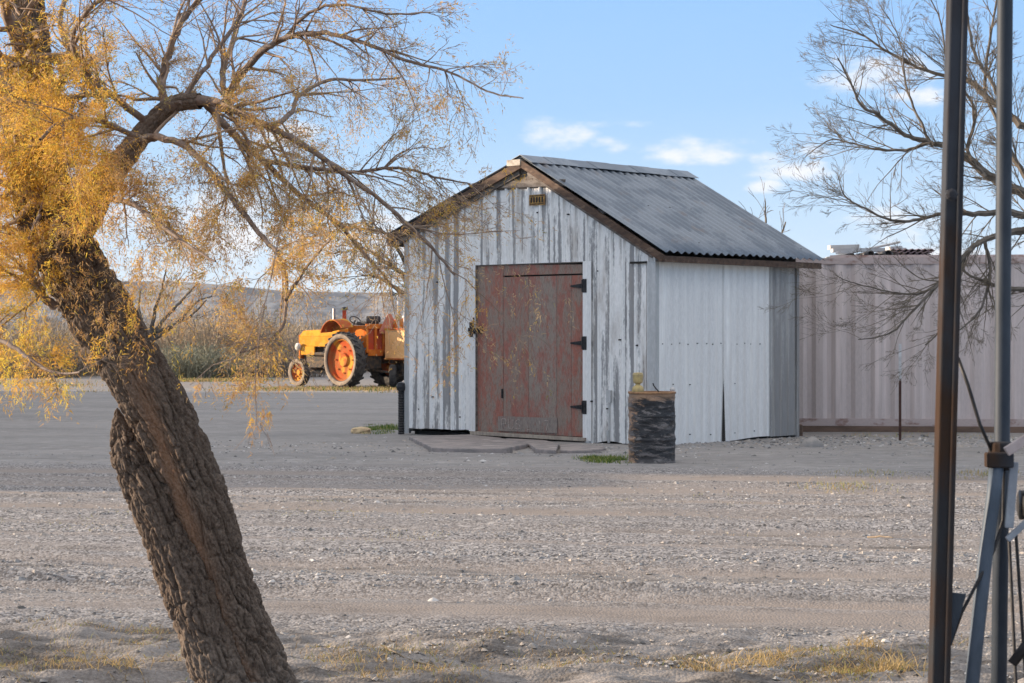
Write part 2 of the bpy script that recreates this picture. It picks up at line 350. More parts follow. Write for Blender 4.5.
# ------------------------------------------------------------------ shed
SC = onground(655, 446); SC.z = 0
UA = Vector((-.7403, .6723, 0)); VA = Vector((.6723, .7403, 0))
shed = empty('shed', SC, math.atan2(-.6723, .7403))
tag(shed, 'weathered white corrugated metal shed with grey gable roof and faded red wooden door', 'shed')
def su(u, v, z): return Vector((-u, v, z))              # local coords, u runs left along the front
UR, ZR = 2.45, 4.235
def ztop(u):                                             # underside of the roof
    return ZR-.075-(ZR-2.735)/(UR+.25)*(UR-u) if u < UR else ZR-.075-(ZR-3.17)/(5.33-UR)*(u-UR)

def paintmat(name, white, grey, dirt, colscale=4.5, amt=(.42,.60), dirtamt=(.55,.75), axis='x', metal=.25, vs=.35, rib=0):
    m = Mat(name, .5, metal, .4)
    sv = (1,1,vs) ; 
    n1 = m.noise(colscale*1.5, (1,1,.045), 3, .55); n2 = m.noise(9, (1.6,1.6,vs), 7, .75, (3,1,5)); n3 = m.noise(1.2, (1,1,.5), 4, .6, (9,2,2)); n4 = m.noise(40, (1,1,.3), 4, .7)
    k = m.math('ADD', m.math('MULTIPLY', n1, .68), m.math('ADD', m.math('MULTIPLY', n2, .17), m.math('MULTIPLY', n4, .15)))
    k = m.math('ADD', k, m.math('MULTIPLY', m.math('SUBTRACT', n3, .5), .25))
    if rib:
        sx_ = m.n('ShaderNodeSeparateXYZ'); m.l(m.tc.outputs['Object'], sx_.inputs[0]); fr_ = m.math('FRACT', m.math('MULTIPLY', sx_.outputs[0], -1/rib))
        rm = m.rng(m.math('ABSOLUTE', m.math('SUBTRACT', fr_, .5)), .10, .17); k = m.math('ADD', k, m.math('MULTIPLY', m.math('SUBTRACT', rm, .6), .11))
    pk = m.rng(k, amt[0], amt[1])
    wh = m.mix(m.rng(n4, .3, .7), white, tuple(x*.86 for x in white)); gr = m.mix(n2, grey, tuple(x*1.7 for x in grey))
    c = m.mix(pk, wh, gr); c = m.mix(m.math('MULTIPLY', m.rng(m.noise(3, (1,1,.25), 5, .65, (11,4,8)), dirtamt[0], dirtamt[1]), .55), c, dirt)
    m.color(c); m.bump(m.math('ADD', pk, n4), .15, .004)
    m.b.inputs['Roughness'].default_value = .55
    return m.m
M_front = paintmat('flaking_white_paint', (.86,.84,.80), (.22,.215,.21), (.32,.265,.22), amt=(.53,.60), dirtamt=(.5,.7), rib=.2286)
M_side = paintmat('white_sheet_metal', (.80,.785,.755), (.65,.64,.61), (.60,.57,.5), amt=(.5,.7), dirtamt=(.7,.9))
M_sidedark = paintmat('weathered_grey_sheet', (.42,.41,.395), (.19,.185,.18), (.2,.19,.18), amt=(.4,.55))
M_roof = paintmat('galvanised_roof_sheet', (.215,.245,.28), (.10,.12,.145), (.20,.16,.14), amt=(.46,.56), dirtamt=(.56,.75), metal=.3, colscale=1.2)
M_trim = paintmat('galvanised_trim', (.55,.55,.54), (.30,.30,.29), (.34,.30,.25), amt=(.4,.6), metal=.4)
M_wood = two('weathered_grey_wood', (.22,.19,.165), (.12,.10,.085), 6, (1,1,3), bump=.4)
M_fascia = two('brown_fascia_wood', (.11,.068,.046), (.06,.038,.028), 5, (1,3,3), bump=.4, c3=(.17,.115,.08), s3=4)
M_black = two('black_iron', (.012,.012,.014), (.03,.028,.028), 20, rough=.5, bump=.1)
M_dark = two('dark_gap', (.02,.018,.016), (.03,.027,.024), 5)

def ribs(u, pitch=.2286, h=.030):
    t = (u/pitch) % 1
    a = max(0, min(1, (.14-abs(t-.5))/.07))*h
    b = max(0, min(1, (.03-abs(((u/pitch*3) % 1)-.5)*.33)/.02))*.004
    return a+b
def waves(u, pitch=.152, h=.011): return h*(.5+.5*math.cos(2*math.pi*u/pitch))
# front wall
def ztopw(u): return ztop(u)-.02
mb = MB(); us = [i*.0127 for i in range(int(5.0/.0127)+1)]
DU0, DU1 = 1.31, 3.50
def wallstrip(us, z0f, z1f, vf, nz=1):
    for a, b in zip(us[:-1], us[1:]):
        mb.add([su(a, vf(a), z0f(a)), su(a, vf(a), z1f(a)), su(b, vf(b), z1f(b)), su(b, vf(b), z0f(b))], [(0,1,2,3)])
def zgab(u): return min(ztopw(u), 3.80)
def ragged(u): return .015+.02*math.sin(u*9)+.02*math.sin(u*3.3)
wallstrip([u for u in us if u <= DU0], ragged, zgab, lambda u: -ribs(u))
wallstrip([u for u in us if DU0-.01 <= u <= DU1+.01], lambda u: 2.655, zgab, lambda u: -ribs(u))
wallstrip([u for u in us if u >= DU1], lambda u: .1+ragged(u)*.5, zgab, lambda u: -ribs(u))
o = mb.build('wall', M_front, shed); o['label'] = 'front wall of flaking white ribbed metal'
# overlap sheets standing slightly proud on the front
for u0, u1, z0, z1 in ((.13,.52,.05,2.62),(3.54,3.98,.12,2.60),(4.05,4.62,.11,2.58)):
    mb = MB(); seg = [u0+(u1-u0)*i/30 for i in range(31)]
    wallstrip(seg, lambda u: z0, lambda u: z1, lambda u: -ribs(u)-.006)
    mb.build('patch_sheet', M_front, shed)
# side wall (facing the camera's right)
mb = MB(); vs = [i*.0125 for i in range(int(2.82/.0125)+1)]
def sidestrip(u, vs, z0f, z1, off):
    for a, b in zip(vs[:-1], vs[1:]):
        mb.add([su(u-off(a), a, z0f(a)), su(u-off(b), b, z0f(b)), su(u-off(b), b, z1), su(u-off(a), a, z1)], [(0,1,2,3)])
sidestrip(0, [v for v in vs if v < 1.625], lambda v: -.03+.02*math.sin(v*2), 2.66, lambda v: waves(v, .176, .012))
sidestrip(0, [v for v in vs if v > 1.60], lambda v: .02+.02*math.sin(v*3), 2.66, lambda v: waves(v, .176, .012)+.004)
o = mb.build('wall', M_side, shed); o['label'] = 'plain white corrugated side wall'
mb = MB(); sidestrip(0, [2.80+i*.0125 for i in range(59)], lambda v: .03, 2.66, lambda v: waves(v, .19, .026)+.012)
o = mb.build('wall', M_sidedark, shed); o['label'] = 'dark weathered corrugated sheets at the far end of the side wall'
# left and rear walls
mb = MB(); sidestrip(5.0, [i*.025 for i in range(142)], lambda v: .05, 3.12, lambda v: -waves(v, .176, .012)); mb.build('wall', M_trim, shed)
mb = MB()
for a, b in zip(us[:-1:3], us[3::3]): mb.add([su(a, 3.53, 0), su(b, 3.53, 0), su(b, 3.53, ztop(b)), su(a, 3.53, ztop(a))], [(0,1,2,3)])
mb.build('wall', M_sidedark, shed)
# dark split between the two side sheets and the screws
mb = MB(); mb.add([su(-.022, 1.57, -.02), su(-.022, 1.66, -.02), su(-.022, 1.615, .95)], [(0,1,2)]); mb.build('sheet_gap', M_dark, shed)
for zz, vv in ((1.45, (.15,.36,.55,.75,.98,1.2,1.35,1.55,1.95,2.15,2.3,2.55)), (.12, (.3,.8,1.3,1.9,2.4)), (.85, (.4,.8,1.9))):
    for v in vv:
        mb = MB(); zz_ = zz+random.uniform(-.015,.015); mb.box(su(.01, v, zz_), su(-.020, v+.014, zz_+.014)); mb.build('screw_head', M_dark, shed)
for u, z in ((.62,1.5),(.3,1.42),(1.02,2.5),(.85,.5),(.3,.3),(4.4,.6),(3.8,.3),(4.7,.4),(4.3,2.4),(1.15,.6),(2.2,3.4),(1.6,3.35)):
    mb = MB(); mb.box(su(u+.02, -.04, z), su(u, 0, z+.02)); mb.build('screw_head', M_dark, shed)
# corner trims
mb = MB(); mb.box(su(.115, -.034, 0), su(-.03, -.03, 2.62)); mb.box(su(-.03, -.034, 0), su(-.034, .05, 2.66)); mb.build('corner_trim', M_trim, shed)
mb = MB(); mb.box(su(5.03, -.034, .02), su(4.93, -.03, 3.05)); mb.box(su(5.034, -.03, .02), su(5.03, .12, 3.05)); mb.build('corner_trim', M_trim, shed)
mb = MB(); mb.box(su(.0, 3.50, 0), su(-.045, 3.56, 2.66)); mb.build('corner_trim', M_sidedark, shed)
mb = MB(); mb.box(su(5.0, .14, 0.05), su(5.04, .3, 3.1)); mb.build('corner_post', M_wood, shed)
# gable boards
mb = MB()
for i in range(12):
    a = 1.7+i*.125; b = a+.118
    za, zb = ztopw(a), ztopw(b)
    if min(za, zb) < 3.84: za = max(za, 3.8); zb = max(zb, 3.8)
    mb.add([su(a,-.012,3.78),su(b,-.012,3.78),su(b,-.012,zb),su(a,-.012,za),su(a,.02,3.78),su(b,.02,3.78),su(b,.02,zb),su(a,.02,za)], [(0,3,2,1),(4,5,6,7),(0,1,5,4),(3,7,6,2),(0,4,7,3),(1,2,6,5)])
mb.bar(su(1.66,-.035,3.83), su(3.2,-.035,3.87), .03, .10)
mb.build('gable_board', M_wood, shed)
# rakes
mb = MB(); v0 = -.12
def rake(u0, u1, drop, h, v, w=.04): mb.bar(su(u0, v, ztop(u0)+.04-drop), su(u1, v, ztop(u1)+.04-drop), w, h, up=(0,0,1))
rake(UR, -.24, .05, .10, v0); o = mb.build('fascia_board', M_fascia, shed)
mb = MB(); rake(UR, 5.30, .055, .115, v0); mb.build('fascia_board', M_fascia, shed)
mb = MB(); rake(UR-.1, -.02, .10, .12, -.055); rake(UR+.1, 5.2, .11, .14, -.055); mb.build('rafter', M_wood, shed)
mb = MB()
for i in range(8): mb.bar(su(5.0, .05+i*.5, ztop(5.0)+.0-.03), su(5.31, .05+i*.5, ztop(5.31)-.03), .05, .1)
mb.bar(su(5.32,-.12,ztop(5.33)-.03), su(5.32,3.9,ztop(5.33)-.03), .03, .14)
mb.build('rafter_end', M_wood, shed)
mb = MB(); mb.bar(su(-.21,-.1,2.655), su(-.21,3.9,2.655), .035, .09); mb.build('fascia_board', M_fascia, shed)
mb = MB(); mb.box(su(-.025,-.03,2.62), su(-.18,3.9,2.645)); mb.build('soffit', M_wood, shed)
mb = MB(); mb.box(su(.12,-.05,2.60), su(.42,-.02,2.63)); mb.build('drip_strip', M_dark, shed)
# roof sheets, corrugations run down the slope
def roofsheet(ua, za, ub, zb, name, split=0.0):
    mb = MB(); nv = int(4.06/.0125); rows = 6
    for j in range(rows):
        for i in range(nv):
            pass
    V = []; 
    for i in range(nv+1):
        v = -.13+i*4.08/nv; w = waves(v, .176, .034)
        for j in range(rows+1):
            t = j/rows; u = ua+(ub-ua)*t; z = za+(zb-za)*t + .006*math.sin(v*2.2+t*3)+w+.007*((v/.704) % 1)+.004*math.sin(v*17)*(t > .95)
            V.append(su(u, v, z))
    Fc = [(i*(rows+1)+j, (i+1)*(rows+1)+j, (i+1)*(rows+1)+j+1, i*(rows+1)+j+1) for i in range(nv) for j in range(rows)]
    mb.add(V, Fc); o = mb.build(name, M_roof, shed, smooth=True)
    sm = o.modifiers.new('thick', 'SOLIDIFY'); sm.thickness = .004; sm.offset = -1
    return o
roofsheet(UR, ZR, -.27, 2.735, 'roof_sheet'); roofsheet(UR, ZR, 5.35, 3.165, 'roof_sheet')
for k in range(22):
    for t_ in (.12,.5,.9):
        if (k+int(t_*10)) % 3: continue
        u_ = UR-(UR+.25)*t_; zz_ = ZR+(2.735-ZR)*t_+.034; mb = MB(); mb.box(su(u_+.012, .0+k*.176-.012, zz_), su(u_-.012, .0+k*.176+.012, zz_+.012)); mb.build('roof_nail', M_dark, shed)
mb = MB()
sg = (ZR-2.735)/(UR+.25); sg2 = (ZR-3.165)/(5.33-UR)
for i in range(8):
    a = -.15+i*.515; b = a+.53; dz = .006*(i % 2)
    c1 = su(UR-.24, a, ZR-.24*sg+.055+dz); c2 = su(UR-.24, b, ZR-.24*sg+.055+dz); t1 = su(UR, a, ZR+.05+dz); t2 = su(UR, b, ZR+.05+dz); e1 = su(UR+.22, a, ZR-.22*sg2+.052+dz); e2 = su(UR+.22, b, ZR-.22*sg2+.052+dz)
    mb.add([c1,c2,t2,t1,e2,e1], [(0,1,2,3),(3,2,4,5)])
o = mb.build('ridge_cap', M_roof, shed); sm = o.modifiers.new('t','SOLIDIFY'); sm.thickness = .006
# door
def plank(name, red, grey, a, b):
    m = Mat(name, .85, 0, .2); n1 = m.noise(3.4, (1.5,1,.55), 7, .75, (red[0]*50, 0, 0)); n2 = m.noise(16, (2,1,.6), 5, .8); n3 = m.noise(60, (2,1,.25), 4, .7)
    k = m.math('ADD', m.math('MULTIPLY', n1, .6), m.math('MULTIPLY', n2, .4))
    c = m.mix(m.rng(k, a, b), red, grey); c = m.mix(m.rng(n3, .45, .75, 0, .7), c, (.06,.045,.04)); c = m.mix(m.rng(n2, .62, .7, 0, .6), c, (.34,.31,.28))
    m.color(c); m.bump(m.math('ADD', n3, n2), .5, .006); return m.m
P1 = plank('faded_red_plank', (.33,.13,.095), (.27,.21,.17), .43, .56)
P2 = plank('bare_grey_plank', (.31,.14,.11), (.28,.23,.19), .42, .54)
P3 = plank('worn_brown_plank', (.32,.13,.10), (.265,.205,.165), .42, .56)
P4 = plank('dull_bottom_board', (.27,.14,.11), (.26,.22,.19), .4, .5)
door = empty('door'); door.parent = shed
def dz0(u): return .085+.005*(u-1.3)
def dz1(u): return 2.615+.02*(u-1.3)
edges = [(1.325,1.585,P1),(1.59,1.875,P3),(1.88,2.43,P2),(2.436,2.95,P3),(2.958,3.49,P1)]
mb = MB(); mats = [P1,P3,P2,P4]
for a, b, m in edges:
    zt = 2.46 if b < 3.0 else dz1(a)
    mb.add([su(a,.03,dz0(a)),su(b,.03,dz0(b)),su(b,.03,zt),su(a,.03,zt),su(a,.07,dz0(a)),su(b,.07,dz0(b)),su(b,.07,zt),su(a,.07,zt)], [(0,1,2,3),(4,7,6,5),(0,4,5,1),(3,2,6,7),(0,3,7,4),(1,5,6,2)], mats.index(m))
mb.add([su(1.325,.03,2.485),su(2.95,.03,2.485),su(2.95,.03,dz1(2.95)),su(1.325,.03,dz1(1.3)),su(1.325,.07,2.485),su(2.95,.07,2.485),su(2.95,.07,dz1(2.95)),su(1.325,.07,dz1(1.3))], [(0,1,2,3),(4,7,6,5),(0,4,5,1),(3,2,6,7),(0,3,7,4),(1,5,6,2)], 1)
mb.build('door_leaf', mats, door)
mb = MB(); mb.box(su(3.05,.012,.12), su(1.86,.031,.345)); mb.build('kick_board', P4, door)
# hand painted, mostly worn off letters on the kick board
M_let = two('worn_letter_paint', (.42,.36,.32), (.26,.20,.17), 30, a=.4, b=.6)
mb = MB()
def stroke(pts, w=.012):
    for (x0,z0),(x1,z1) in zip(pts[:-1], pts[1:]):
        mb.bar(su(x0,.008,z0), su(x1,.008,z1), w, .006, up=(0,1,0))
def letter(ch, x, s=1.0):          # x: left edge in metres from the left of the board; u decreases to the right
    H, Wd = .15, .09
    G = {'P':[[(0,0),(0,1),(.8,1),(1,.75),(.8,.5),(0,.5)]], 'U':[[(0,1),(0,.15),(.3,0),(.8,0),(1,.2),(1,1)]], 'S':[[(1,.9),(.6,1),(.1,.85),(.1,.6),(.9,.42),(1,.15),(.5,0),(0,.1)]],
         'H':[[(0,0),(0,1)],[(1,0),(1,1)],[(0,.5),(1,.5)]], 'I':[[(.5,0),(.55,1)]], 'T':[[(.5,0),(.5,1)],[(-.1,1),(1.1,.98)]], 'L':[[(0,1),(0,0),(.8,0)]], '7':[[(0,1),(1,1),(.4,0)]], '1':[[(.3,.8),(.55,1),(.45,0)]]}
    for st in G[ch]: stroke([(3.02-x-px_*Wd, .155+pz*H) for px_, pz in st])
for ch, x in (('P',.06),('U',.20),('S',.34),('L',.58),('1',.78),('7',.92)):
    mb = MB(); letter(ch, x); mb.build('letter', M_let, door)
def hinge(z, u0=1.30, sgn=1, ln=.30):
    mb = MB(); mb.box(su(u0+.02, -.036, z-.10), su(u0-.055, -.024, z+.10)); mb.tube([su(u0+.03,-.03,z-.09), su(u0+.03,-.03,z+.09)], .012, 8)
    mb.add([su(u0+.03,.012,z-.04), su(u0+.03,.012,z+.04), su(u0+ln,.018,z+.012), su(u0+ln,.018,z-.012), su(u0+.03,.024,z-.04), su(u0+.03,.024,z+.04), su(u0+ln,.028,z+.012), su(u0+ln,.028,z-.012)], [(0,3,2,1),(0,1,5,4),(1,2,6,5),(2,3,7,6),(3,0,4,7)])
    mb.box(su(u0+.04,-.036,z-.03), su(u0,.02,z+.03))
    return mb.build('hinge', M_black, door)
for z in (.52, 1.46, 2.30): hinge(z)
mb = MB(); mb.box(su(3.60,-.04,1.55), su(3.53,-.025,1.78)); mb.box(su(3.62,-.05,1.63), su(3.40,-.03,1.69)); mb.box(su(3.44,.0,1.60), su(3.38,.03,1.72)); mb.tube([su(3.5,-.05,1.60), su(3.5,-.05,1.85)], .011, 8); mb.box(su(3.53,-.07,1.60),su(3.47,-.04,1.66))
mb.build('latch', M_black, door)
mb = MB(); mb.box(su(2.975,.005,.62), su(2.95,.03,.76)); mb.build('handle', M_black, door)
# frame boards, dark reveal and floor behind
mb = MB(); mb.box(su(DU1+.02,.0,.07), su(DU1-.01,.10,2.66)); mb.box(su(DU0+.01,.0,.05), su(DU0-.02,.10,2.66)); mb.box(su(DU1,.02,2.64), su(DU0,.1,2.72)); mb.build('door_frame', M_wood, shed)
mb = MB(); mb.box(su(1.32,-.03,.03), su(1.16,-.026,2.66)); mb.build('door_trim', M_side, shed)
mb = MB(); mb.box(su(3.62,-.03,.1), su(3.49,-.026,2.66)); mb.build('door_trim', M_side, shed)
mb = MB(); mb.box(su(4.95,.12,.0), su(.05,3.5,.06)); mb.box(su(3.5,.08,.03), su(1.32,.11,2.7)); mb.build('floor', M_dark, shed)
mb = MB(); mb.bar(su(3.55,-.03,.075), su(1.25,-.03,.05), .09, .05, ); mb.build('threshold', two('pale_worn_timber', (.38,.32,.25), (.28,.23,.19), 5, (3,1,1)), shed)
# conduit
mb = MB(); mb.tube([su(.80,-.05,.02), su(.80,-.05,.62)], .014, 8); mb.box(su(.84,-.075,.60), su(.76,-.03,.78)); mb.tube([su(.80,-.06,.02), su(.80,-.09,.14), su(.80,-.09,.2)], .02, 8); mb.build('conduit', M_trim, shed)
# small yellow plate under the peak
M_plate = two('rusted_yellow_plate', (.42,.25,.07), (.22,.12,.05), 18, bump=.3, a=.42, b=.55)
mb = MB(); mb.box(su(2.36,-.045,3.52), su(2.05,-.03,3.68)); mb.build('name_plate', M_plate, shed, bevel=.004)
mb = MB()
for k in range(5): mb.box(su(2.33-k*.055,-.048,3.56), su(2.30-k*.055,-.044,3.64))
mb.box(su(2.34,-.048,3.535),su(2.07,-.044,3.545)); mb.box(su(2.34,-.048,3.655),su(2.07,-.044,3.665)); mb.build('plate_marking', M_dark, shed)
mb = MB(); mb.box(su(2.72,-.15,ZR-.11), su(2.45,-.02,ZR-.02)); o = mb.build('peak_block', two('pale_peak_board', (.5,.45,.38), (.3,.25,.2), 6), shed)

# black down pipe at the left corner
p = SC + UA*5.08 + VA*(-.05)
t = empty('black_pipe', p); tag(t, 'short black corrugated pipe standing at the left foot of the shed', 'pipe')
mb = MB(); prof = []
for i in range(37): z = i*.02; prof.append((.045+.010*(i % 2), z))
mb.lathe(prof, 16); mb.build('hose', M_black, t)
mb = MB(); mb.lathe([(.0,.70),(.07,.70),(.075,.76),(.06,.82),(0,.84)], 16); mb.bar((0,0,.76), (.1,0,.80), .03, .03); mb.build('fitting', M_black, t)

# concrete steps
M_conc = two('pinkish_concrete', (.29,.25,.23), (.20,.18,.17), 4, bump=.35, bd=.01, c3=(.34,.30,.28), s3=2)
def slab(name, pts, h, label):
    P = [onground(x, y, h) for x, y in pts]; c = sum(P, Vector())/len(P)
    t = MB(); t.prism([(p.x-c.x, p.y-c.y) for p in P], -.08, h); o = t.build(name, M_conc, bevel=.015); o.location = (c.x, c.y, 0); return tag(o, label, 'concrete slab')
slab('concrete_slab', [(409,436),(432,447.5),(470,448.5),(506,448),(528,443.5),(500,437.5),(470,434.4)], .055, 'larger pinkish concrete slab left of the red door step gap')
slab('concrete_slab', [(530,444),(536,448.5),(556,450),(559,443.5),(545,440),(505,438)], .05, 'short pinkish concrete slab in the middle of the door step')
slab('concrete_slab', [(560,450),(584,450.5),(606,448),(603,446),(575,443.8),(560,443.5)], .035, 'low cracked concrete slab at the right end of the door step')

# ------------------------------------------------------------------ drum
dp = onground(652, 462.5)
drum = empty('oil_drum', (dp.x, dp.y, gz(dp.x, dp.y)-.01)); tag(drum, 'rusty steel oil drum wrapped in wrinkled black plastic at the shed corner', 'oil drum')
m = Mat('drum_black_rust', .45, 0, .5)
w1 = m.noise(4.5, (1,1,3.6), 7, .72, dist=.6); w2 = m.noise(2, (1,1,1), 4)
sx = m.n('ShaderNodeSeparateXYZ'); m.l(m.tc.outputs['Object'], sx.inputs[0])
edge_ = m.math('ADD', m.math('MULTIPLY', sx.outputs[0], 2.6), m.math('MULTIPLY', m.math('SUBTRACT', w1, .5), 2.2))
blackm = m.math('MULTIPLY', m.rng(edge_, -.80, -.55), m.rng(m.math('ADD', sx.outputs[2], m.math('MULTIPLY', w1, .25)), .97, .89))
rust = m.mix(m.rng(w2, .35, .65), (.38,.22,.12), (.26,.17,.11)); 
blk = m.mix(m.rng(w1, .5, .62), (.012,.012,.014), (.16,.14,.13)); blk = m.mix(m.rng(m.math('ADD', sx.outputs[2], m.math('MULTIPLY', w1, .5)), .40, .10, 0, .6), blk, (.13,.11,.10))
m.color(m.mix(blackm, rust, blk)); m.bump(w1, .7, .03)
mb = MB(); prof = [(.0,.004),(.285,.004)]
H = .88; nz = 90; na = 120
vv = []
for i in range(nz+1):
    z = .005+(H-.01)*i/nz
    for k in range(na):
        a = 2*math.pi*k/na; vv.append((a, z))
vv = np.array(vv); A, Z = vv[:,0], vv[:,1]
rr = .285+.007*np.exp(-((Z-.30)/.015)**2)+.007*np.exp(-((Z-.59)/.015)**2)+.010*(np.exp(-((Z-H)/.012)**2)+np.exp(-((Z-.01)/.012)**2))
cr = fbm(np.cos(A)*2.2, np.sin(A)*2.2, Z*13, 200, 4)
rr = rr+.010*cr*(Z < .82)*(Z > .05)
dv = np.stack([rr*np.cos(A), rr*np.sin(A), Z], -1); q = np.arange(nz)[:,None]*na; kk = np.arange(na)[None,:]; k2 = (np.arange(na)+1)[None,:] % na
df = np.stack([q+kk, q+k2, q+na+k2, q+na+kk], -1).reshape(-1, 4)
np_mesh('body', dv, df, m.m, drum, True)
M_rust = two('drum_rust', (.36,.2,.10), (.2,.11,.06), 12, bump=.4)
mb = MB(); mb.lathe([(0,H-.03),(.275,H-.03),(.28,H+.005),(.296,H+.008),(.298,H-.015),(.285,H-.02)], 48); mb.build('rim', M_rust, drum, True)
M_cap = two('yellow_brass_paint', (.50,.38,.16), (.36,.28,.14), 14, rough=.5)
t = empty('pump_cap', (dp.x-.175, dp.y-.02, H-.035)); tag(t, 'small yellowish two-part pump fitting standing on the drum lid', 'pump fitting')
mb = MB(); mb.lathe([(0,0),(.06,0),(.075,.03),(.07,.085),(.045,.105),(.03,.115),(.03,.13),(.0,.13)], 20); mb.build('base', M_cap, t, True)
mb = MB(); mb.lathe([(.028,.125),(.055,.14),(.06,.16),(.066,.24),(.055,.265),(0,.27)], 8); mb.build('knob', M_cap, t)
t = empty('rag_hook', (dp.x+.06, dp.y-.02, H-.03)); tag(t, 'bent dark wire hook on the drum lid in front of the shed corner', 'hook')
mb = MB(); mb.tube([(.02,0,0),(.02,0,.03),(-.01,0,.06),(-.04,0,.10),(-.05,0,.13)], .008, 6); mb.build('wire', M_black, t)
o = MB(); o.lathe([(0,0),(.03,.0),(.035,.02),(.02,.04),(0,.045)], 9); ob = o.build('pale_pebble', smats[3], None, True); ob.location = (dp.x+.25, dp.y-.05, H+.006)
tag(ob, 'pale stone resting on the right edge of the drum rim', 'stone')

# ------------------------------------------------------------------ shipping container
CX0, CX1, CYF, CYR = 2.6, 14.8, 32.9, 31.7
ang = math.atan2(CYR-CYF, CX1-CX0)
cont = empty('shipping_container', (CX0, CYF, 0), ang); tag(cont, 'long dusty pink ribbed shipping container behind the shed', 'shipping container')
M_cont = paintmat('faded_pink_paint', (.58,.49,.455), (.52,.44,.41), (.38,.30,.26), amt=(.45,.7), dirtamt=(.62,.85), metal=0, vs=.2)
M_rail = two('rusted_pink_rail', (.48,.39,.36), (.28,.18,.15), 3, (1,1,2), a=.5, b=.65)
LN = 12.19; mb = MB()
prof = []; x = .15
while x < LN-.15:
    prof += [(x,0.0),(x+.11,0.0),(x+.178,.036),(x+.25,.036),(x+.318,0.0)]; x += .318
for (a, d1), (b, d2) in zip(prof[:-1], prof[1:]):
    if b-a < 1e-6: continue
    mb.add([(a,d1,.22),(b,d2,.22),(b,d2,2.74),(a,d1,2.74)], [(0,1,2,3)])
mb.build('side_panel', M_cont, cont)
mb = MB(); mb.box((.15,-.012,2.74),(LN-.15,.06,2.84)); mb.build('rail', M_rail, cont)
mb = MB(); mb.box((.15,-.012,.10),(LN-.15,.08,.22)); mb.build('rail', M_rail, cont)
for xa in (0, LN-.15):
    mb = MB(); mb.box((xa,-.015,.10),(xa+.15,.15,2.84)); mb.build('corner_post', M_rail, cont)
mb = MB(); mb.box((0.02,.1,.12),(LN-.02,2.43,2.80)); mb.build('shell', M_cont, cont)
M_beam = two('brown_timber_beam', (.19,.12,.085), (.11,.075,.055), 4, (.3,1,1))
mb = MB(); mb.box((.05,.06,-.2),(LN-.05,.4,.098)); o = mb.build('timber_beam', M_beam, None); o.location = (CX0, CYF-.12, 0); o.rotation_euler = (0,0,ang); tag(o, 'long brown timber beam lying under the pink container', 'timber')
mb = MB(); mb.box((0,0,0),(.3,.2,.3)); mb.box((.05,.05,.3),(.22,.18,.4)); o = mb.build('timber_block', M_beam, bevel=.02); o.location = onground(786, 437, 0)+Vector((.0,.25,-.12)); tag(o, 'dark timber block wedged between shed and container foot', 'timber')
# load on the container roof
c_ = lambda px, py, Y: at(px, py, Y)
M_pipe = two('dark_steel_pipe', (.05,.05,.055), (.10,.09,.085), 8, rough=.5, metal=.3); M_hole = two('pipe_bore', (.008,.008,.008), (.012,.012,.012), 5)
TOPZ = 2.845
for k, (px, r_, lab) in enumerate(((852,.045,'leftmost of the dark steel pipes on the container roof'),(861.5,.035,'second dark steel pipe from the left on the container roof'),(866,.035,'third dark steel pipe from the left on the container roof'),(871,.055,'largest dark steel pipe amid the bundle on the container roof'),(877,.042,'dark steel pipe just right of the largest one on the container roof'),(881.5,.042,'second pipe to the right of the largest one on the container roof'),(888.5,.06,'rightmost dark steel pipe with a wide bore on the container roof'))):
    Yf = 32.95; X = (px-512)/F*Yf
    t = empty('steel_pipe', (X, Yf, TOPZ+r_+ (0.02 if k in (3,6) else 0))); tag(t, lab, 'pipe', 'pipes stored on the container roof')
    mb = MB(); mb.lathe([(r_,0),(r_,2.0),(r_*.8,2.0),(r_*.8,0)], 14, Matrix.Rotation(R(-90),4,'X'), close=True); mb.build('tube', M_pipe, t, True)
    mb = MB(); mb.lathe([(0,.03),(r_*.8,.03)], 14, Matrix.Rotation(R(-90),4,'X')); mb.build('bore', M_hole, t)
M_wb = two('whitewashed_board', (.62,.62,.62), (.45,.44,.43), 4, (.4,1,1))
for (x0, x1, y, Y, w, lab) in ((832,905,250.5,33.9,.06,'upper long white board lying across the container roof'),(838,850,252.5,33.2,.05,'short white board end left of the pipes on the container'),(888,900,251,33.3,.14,'short white board between pipes and brown sheets'),(829,858,247.5,34.2,.07,'topmost thin white board at the left on the container roof')):
    a = at(x0, y, Y); b = at(x1, y-.8, Y+.05); a.z = max(a.z, TOPZ+w/2); b.z = max(b.z, TOPZ+w/2); mb = MB(); mb.bar((0,0,0), b-a, .2, w)
    o = mb.build('white_board', M_wb); o.location = a; tag(o, lab, 'board', 'boards stored on the container roof')
a = at(826, 247, 34.4); b = at(900, 242, 34.9); a.z = TOPZ+.06; mb = MB(); mb.tube([(0,0,0), b-a], .02, 8); o = mb.build('conduit_pipe', M_trim); o.location = a; tag(o, 'thin pale conduit pipe lying highest on the container roof', 'pipe')
M_purp = two('brown_roof_sheet', (.27,.19,.19), (.2,.15,.16), 5)
a = at(898, 255, 33.0); b = at(932, 257, 33.0)
for k in range(4):
    mb = MB(); V = []; n = 60
    for i in range(n+1):
        x = (b.x-a.x+.05*k)*i/n; V += [(x, 0, .012*math.sin(x*60)), (x, 1.8, .012*math.sin(x*60))]
    mb.add(V, [(2*i,2*i+2,2*i+3,2*i+1) for i in range(n)]); o = mb.build('roofing_sheet', M_purp); o.location = (a.x-.03*k, a.y+.02*k, TOPZ+.03+.042*k); md = o.modifiers.new('s','SOLIDIFY'); md.thickness = .012
    tag(o, ['bottom','second lowest','second highest','top'][k]+' brown corrugated sheet of the stack on the container roof', 'roofing sheet', 'corrugated sheets stacked on the container')
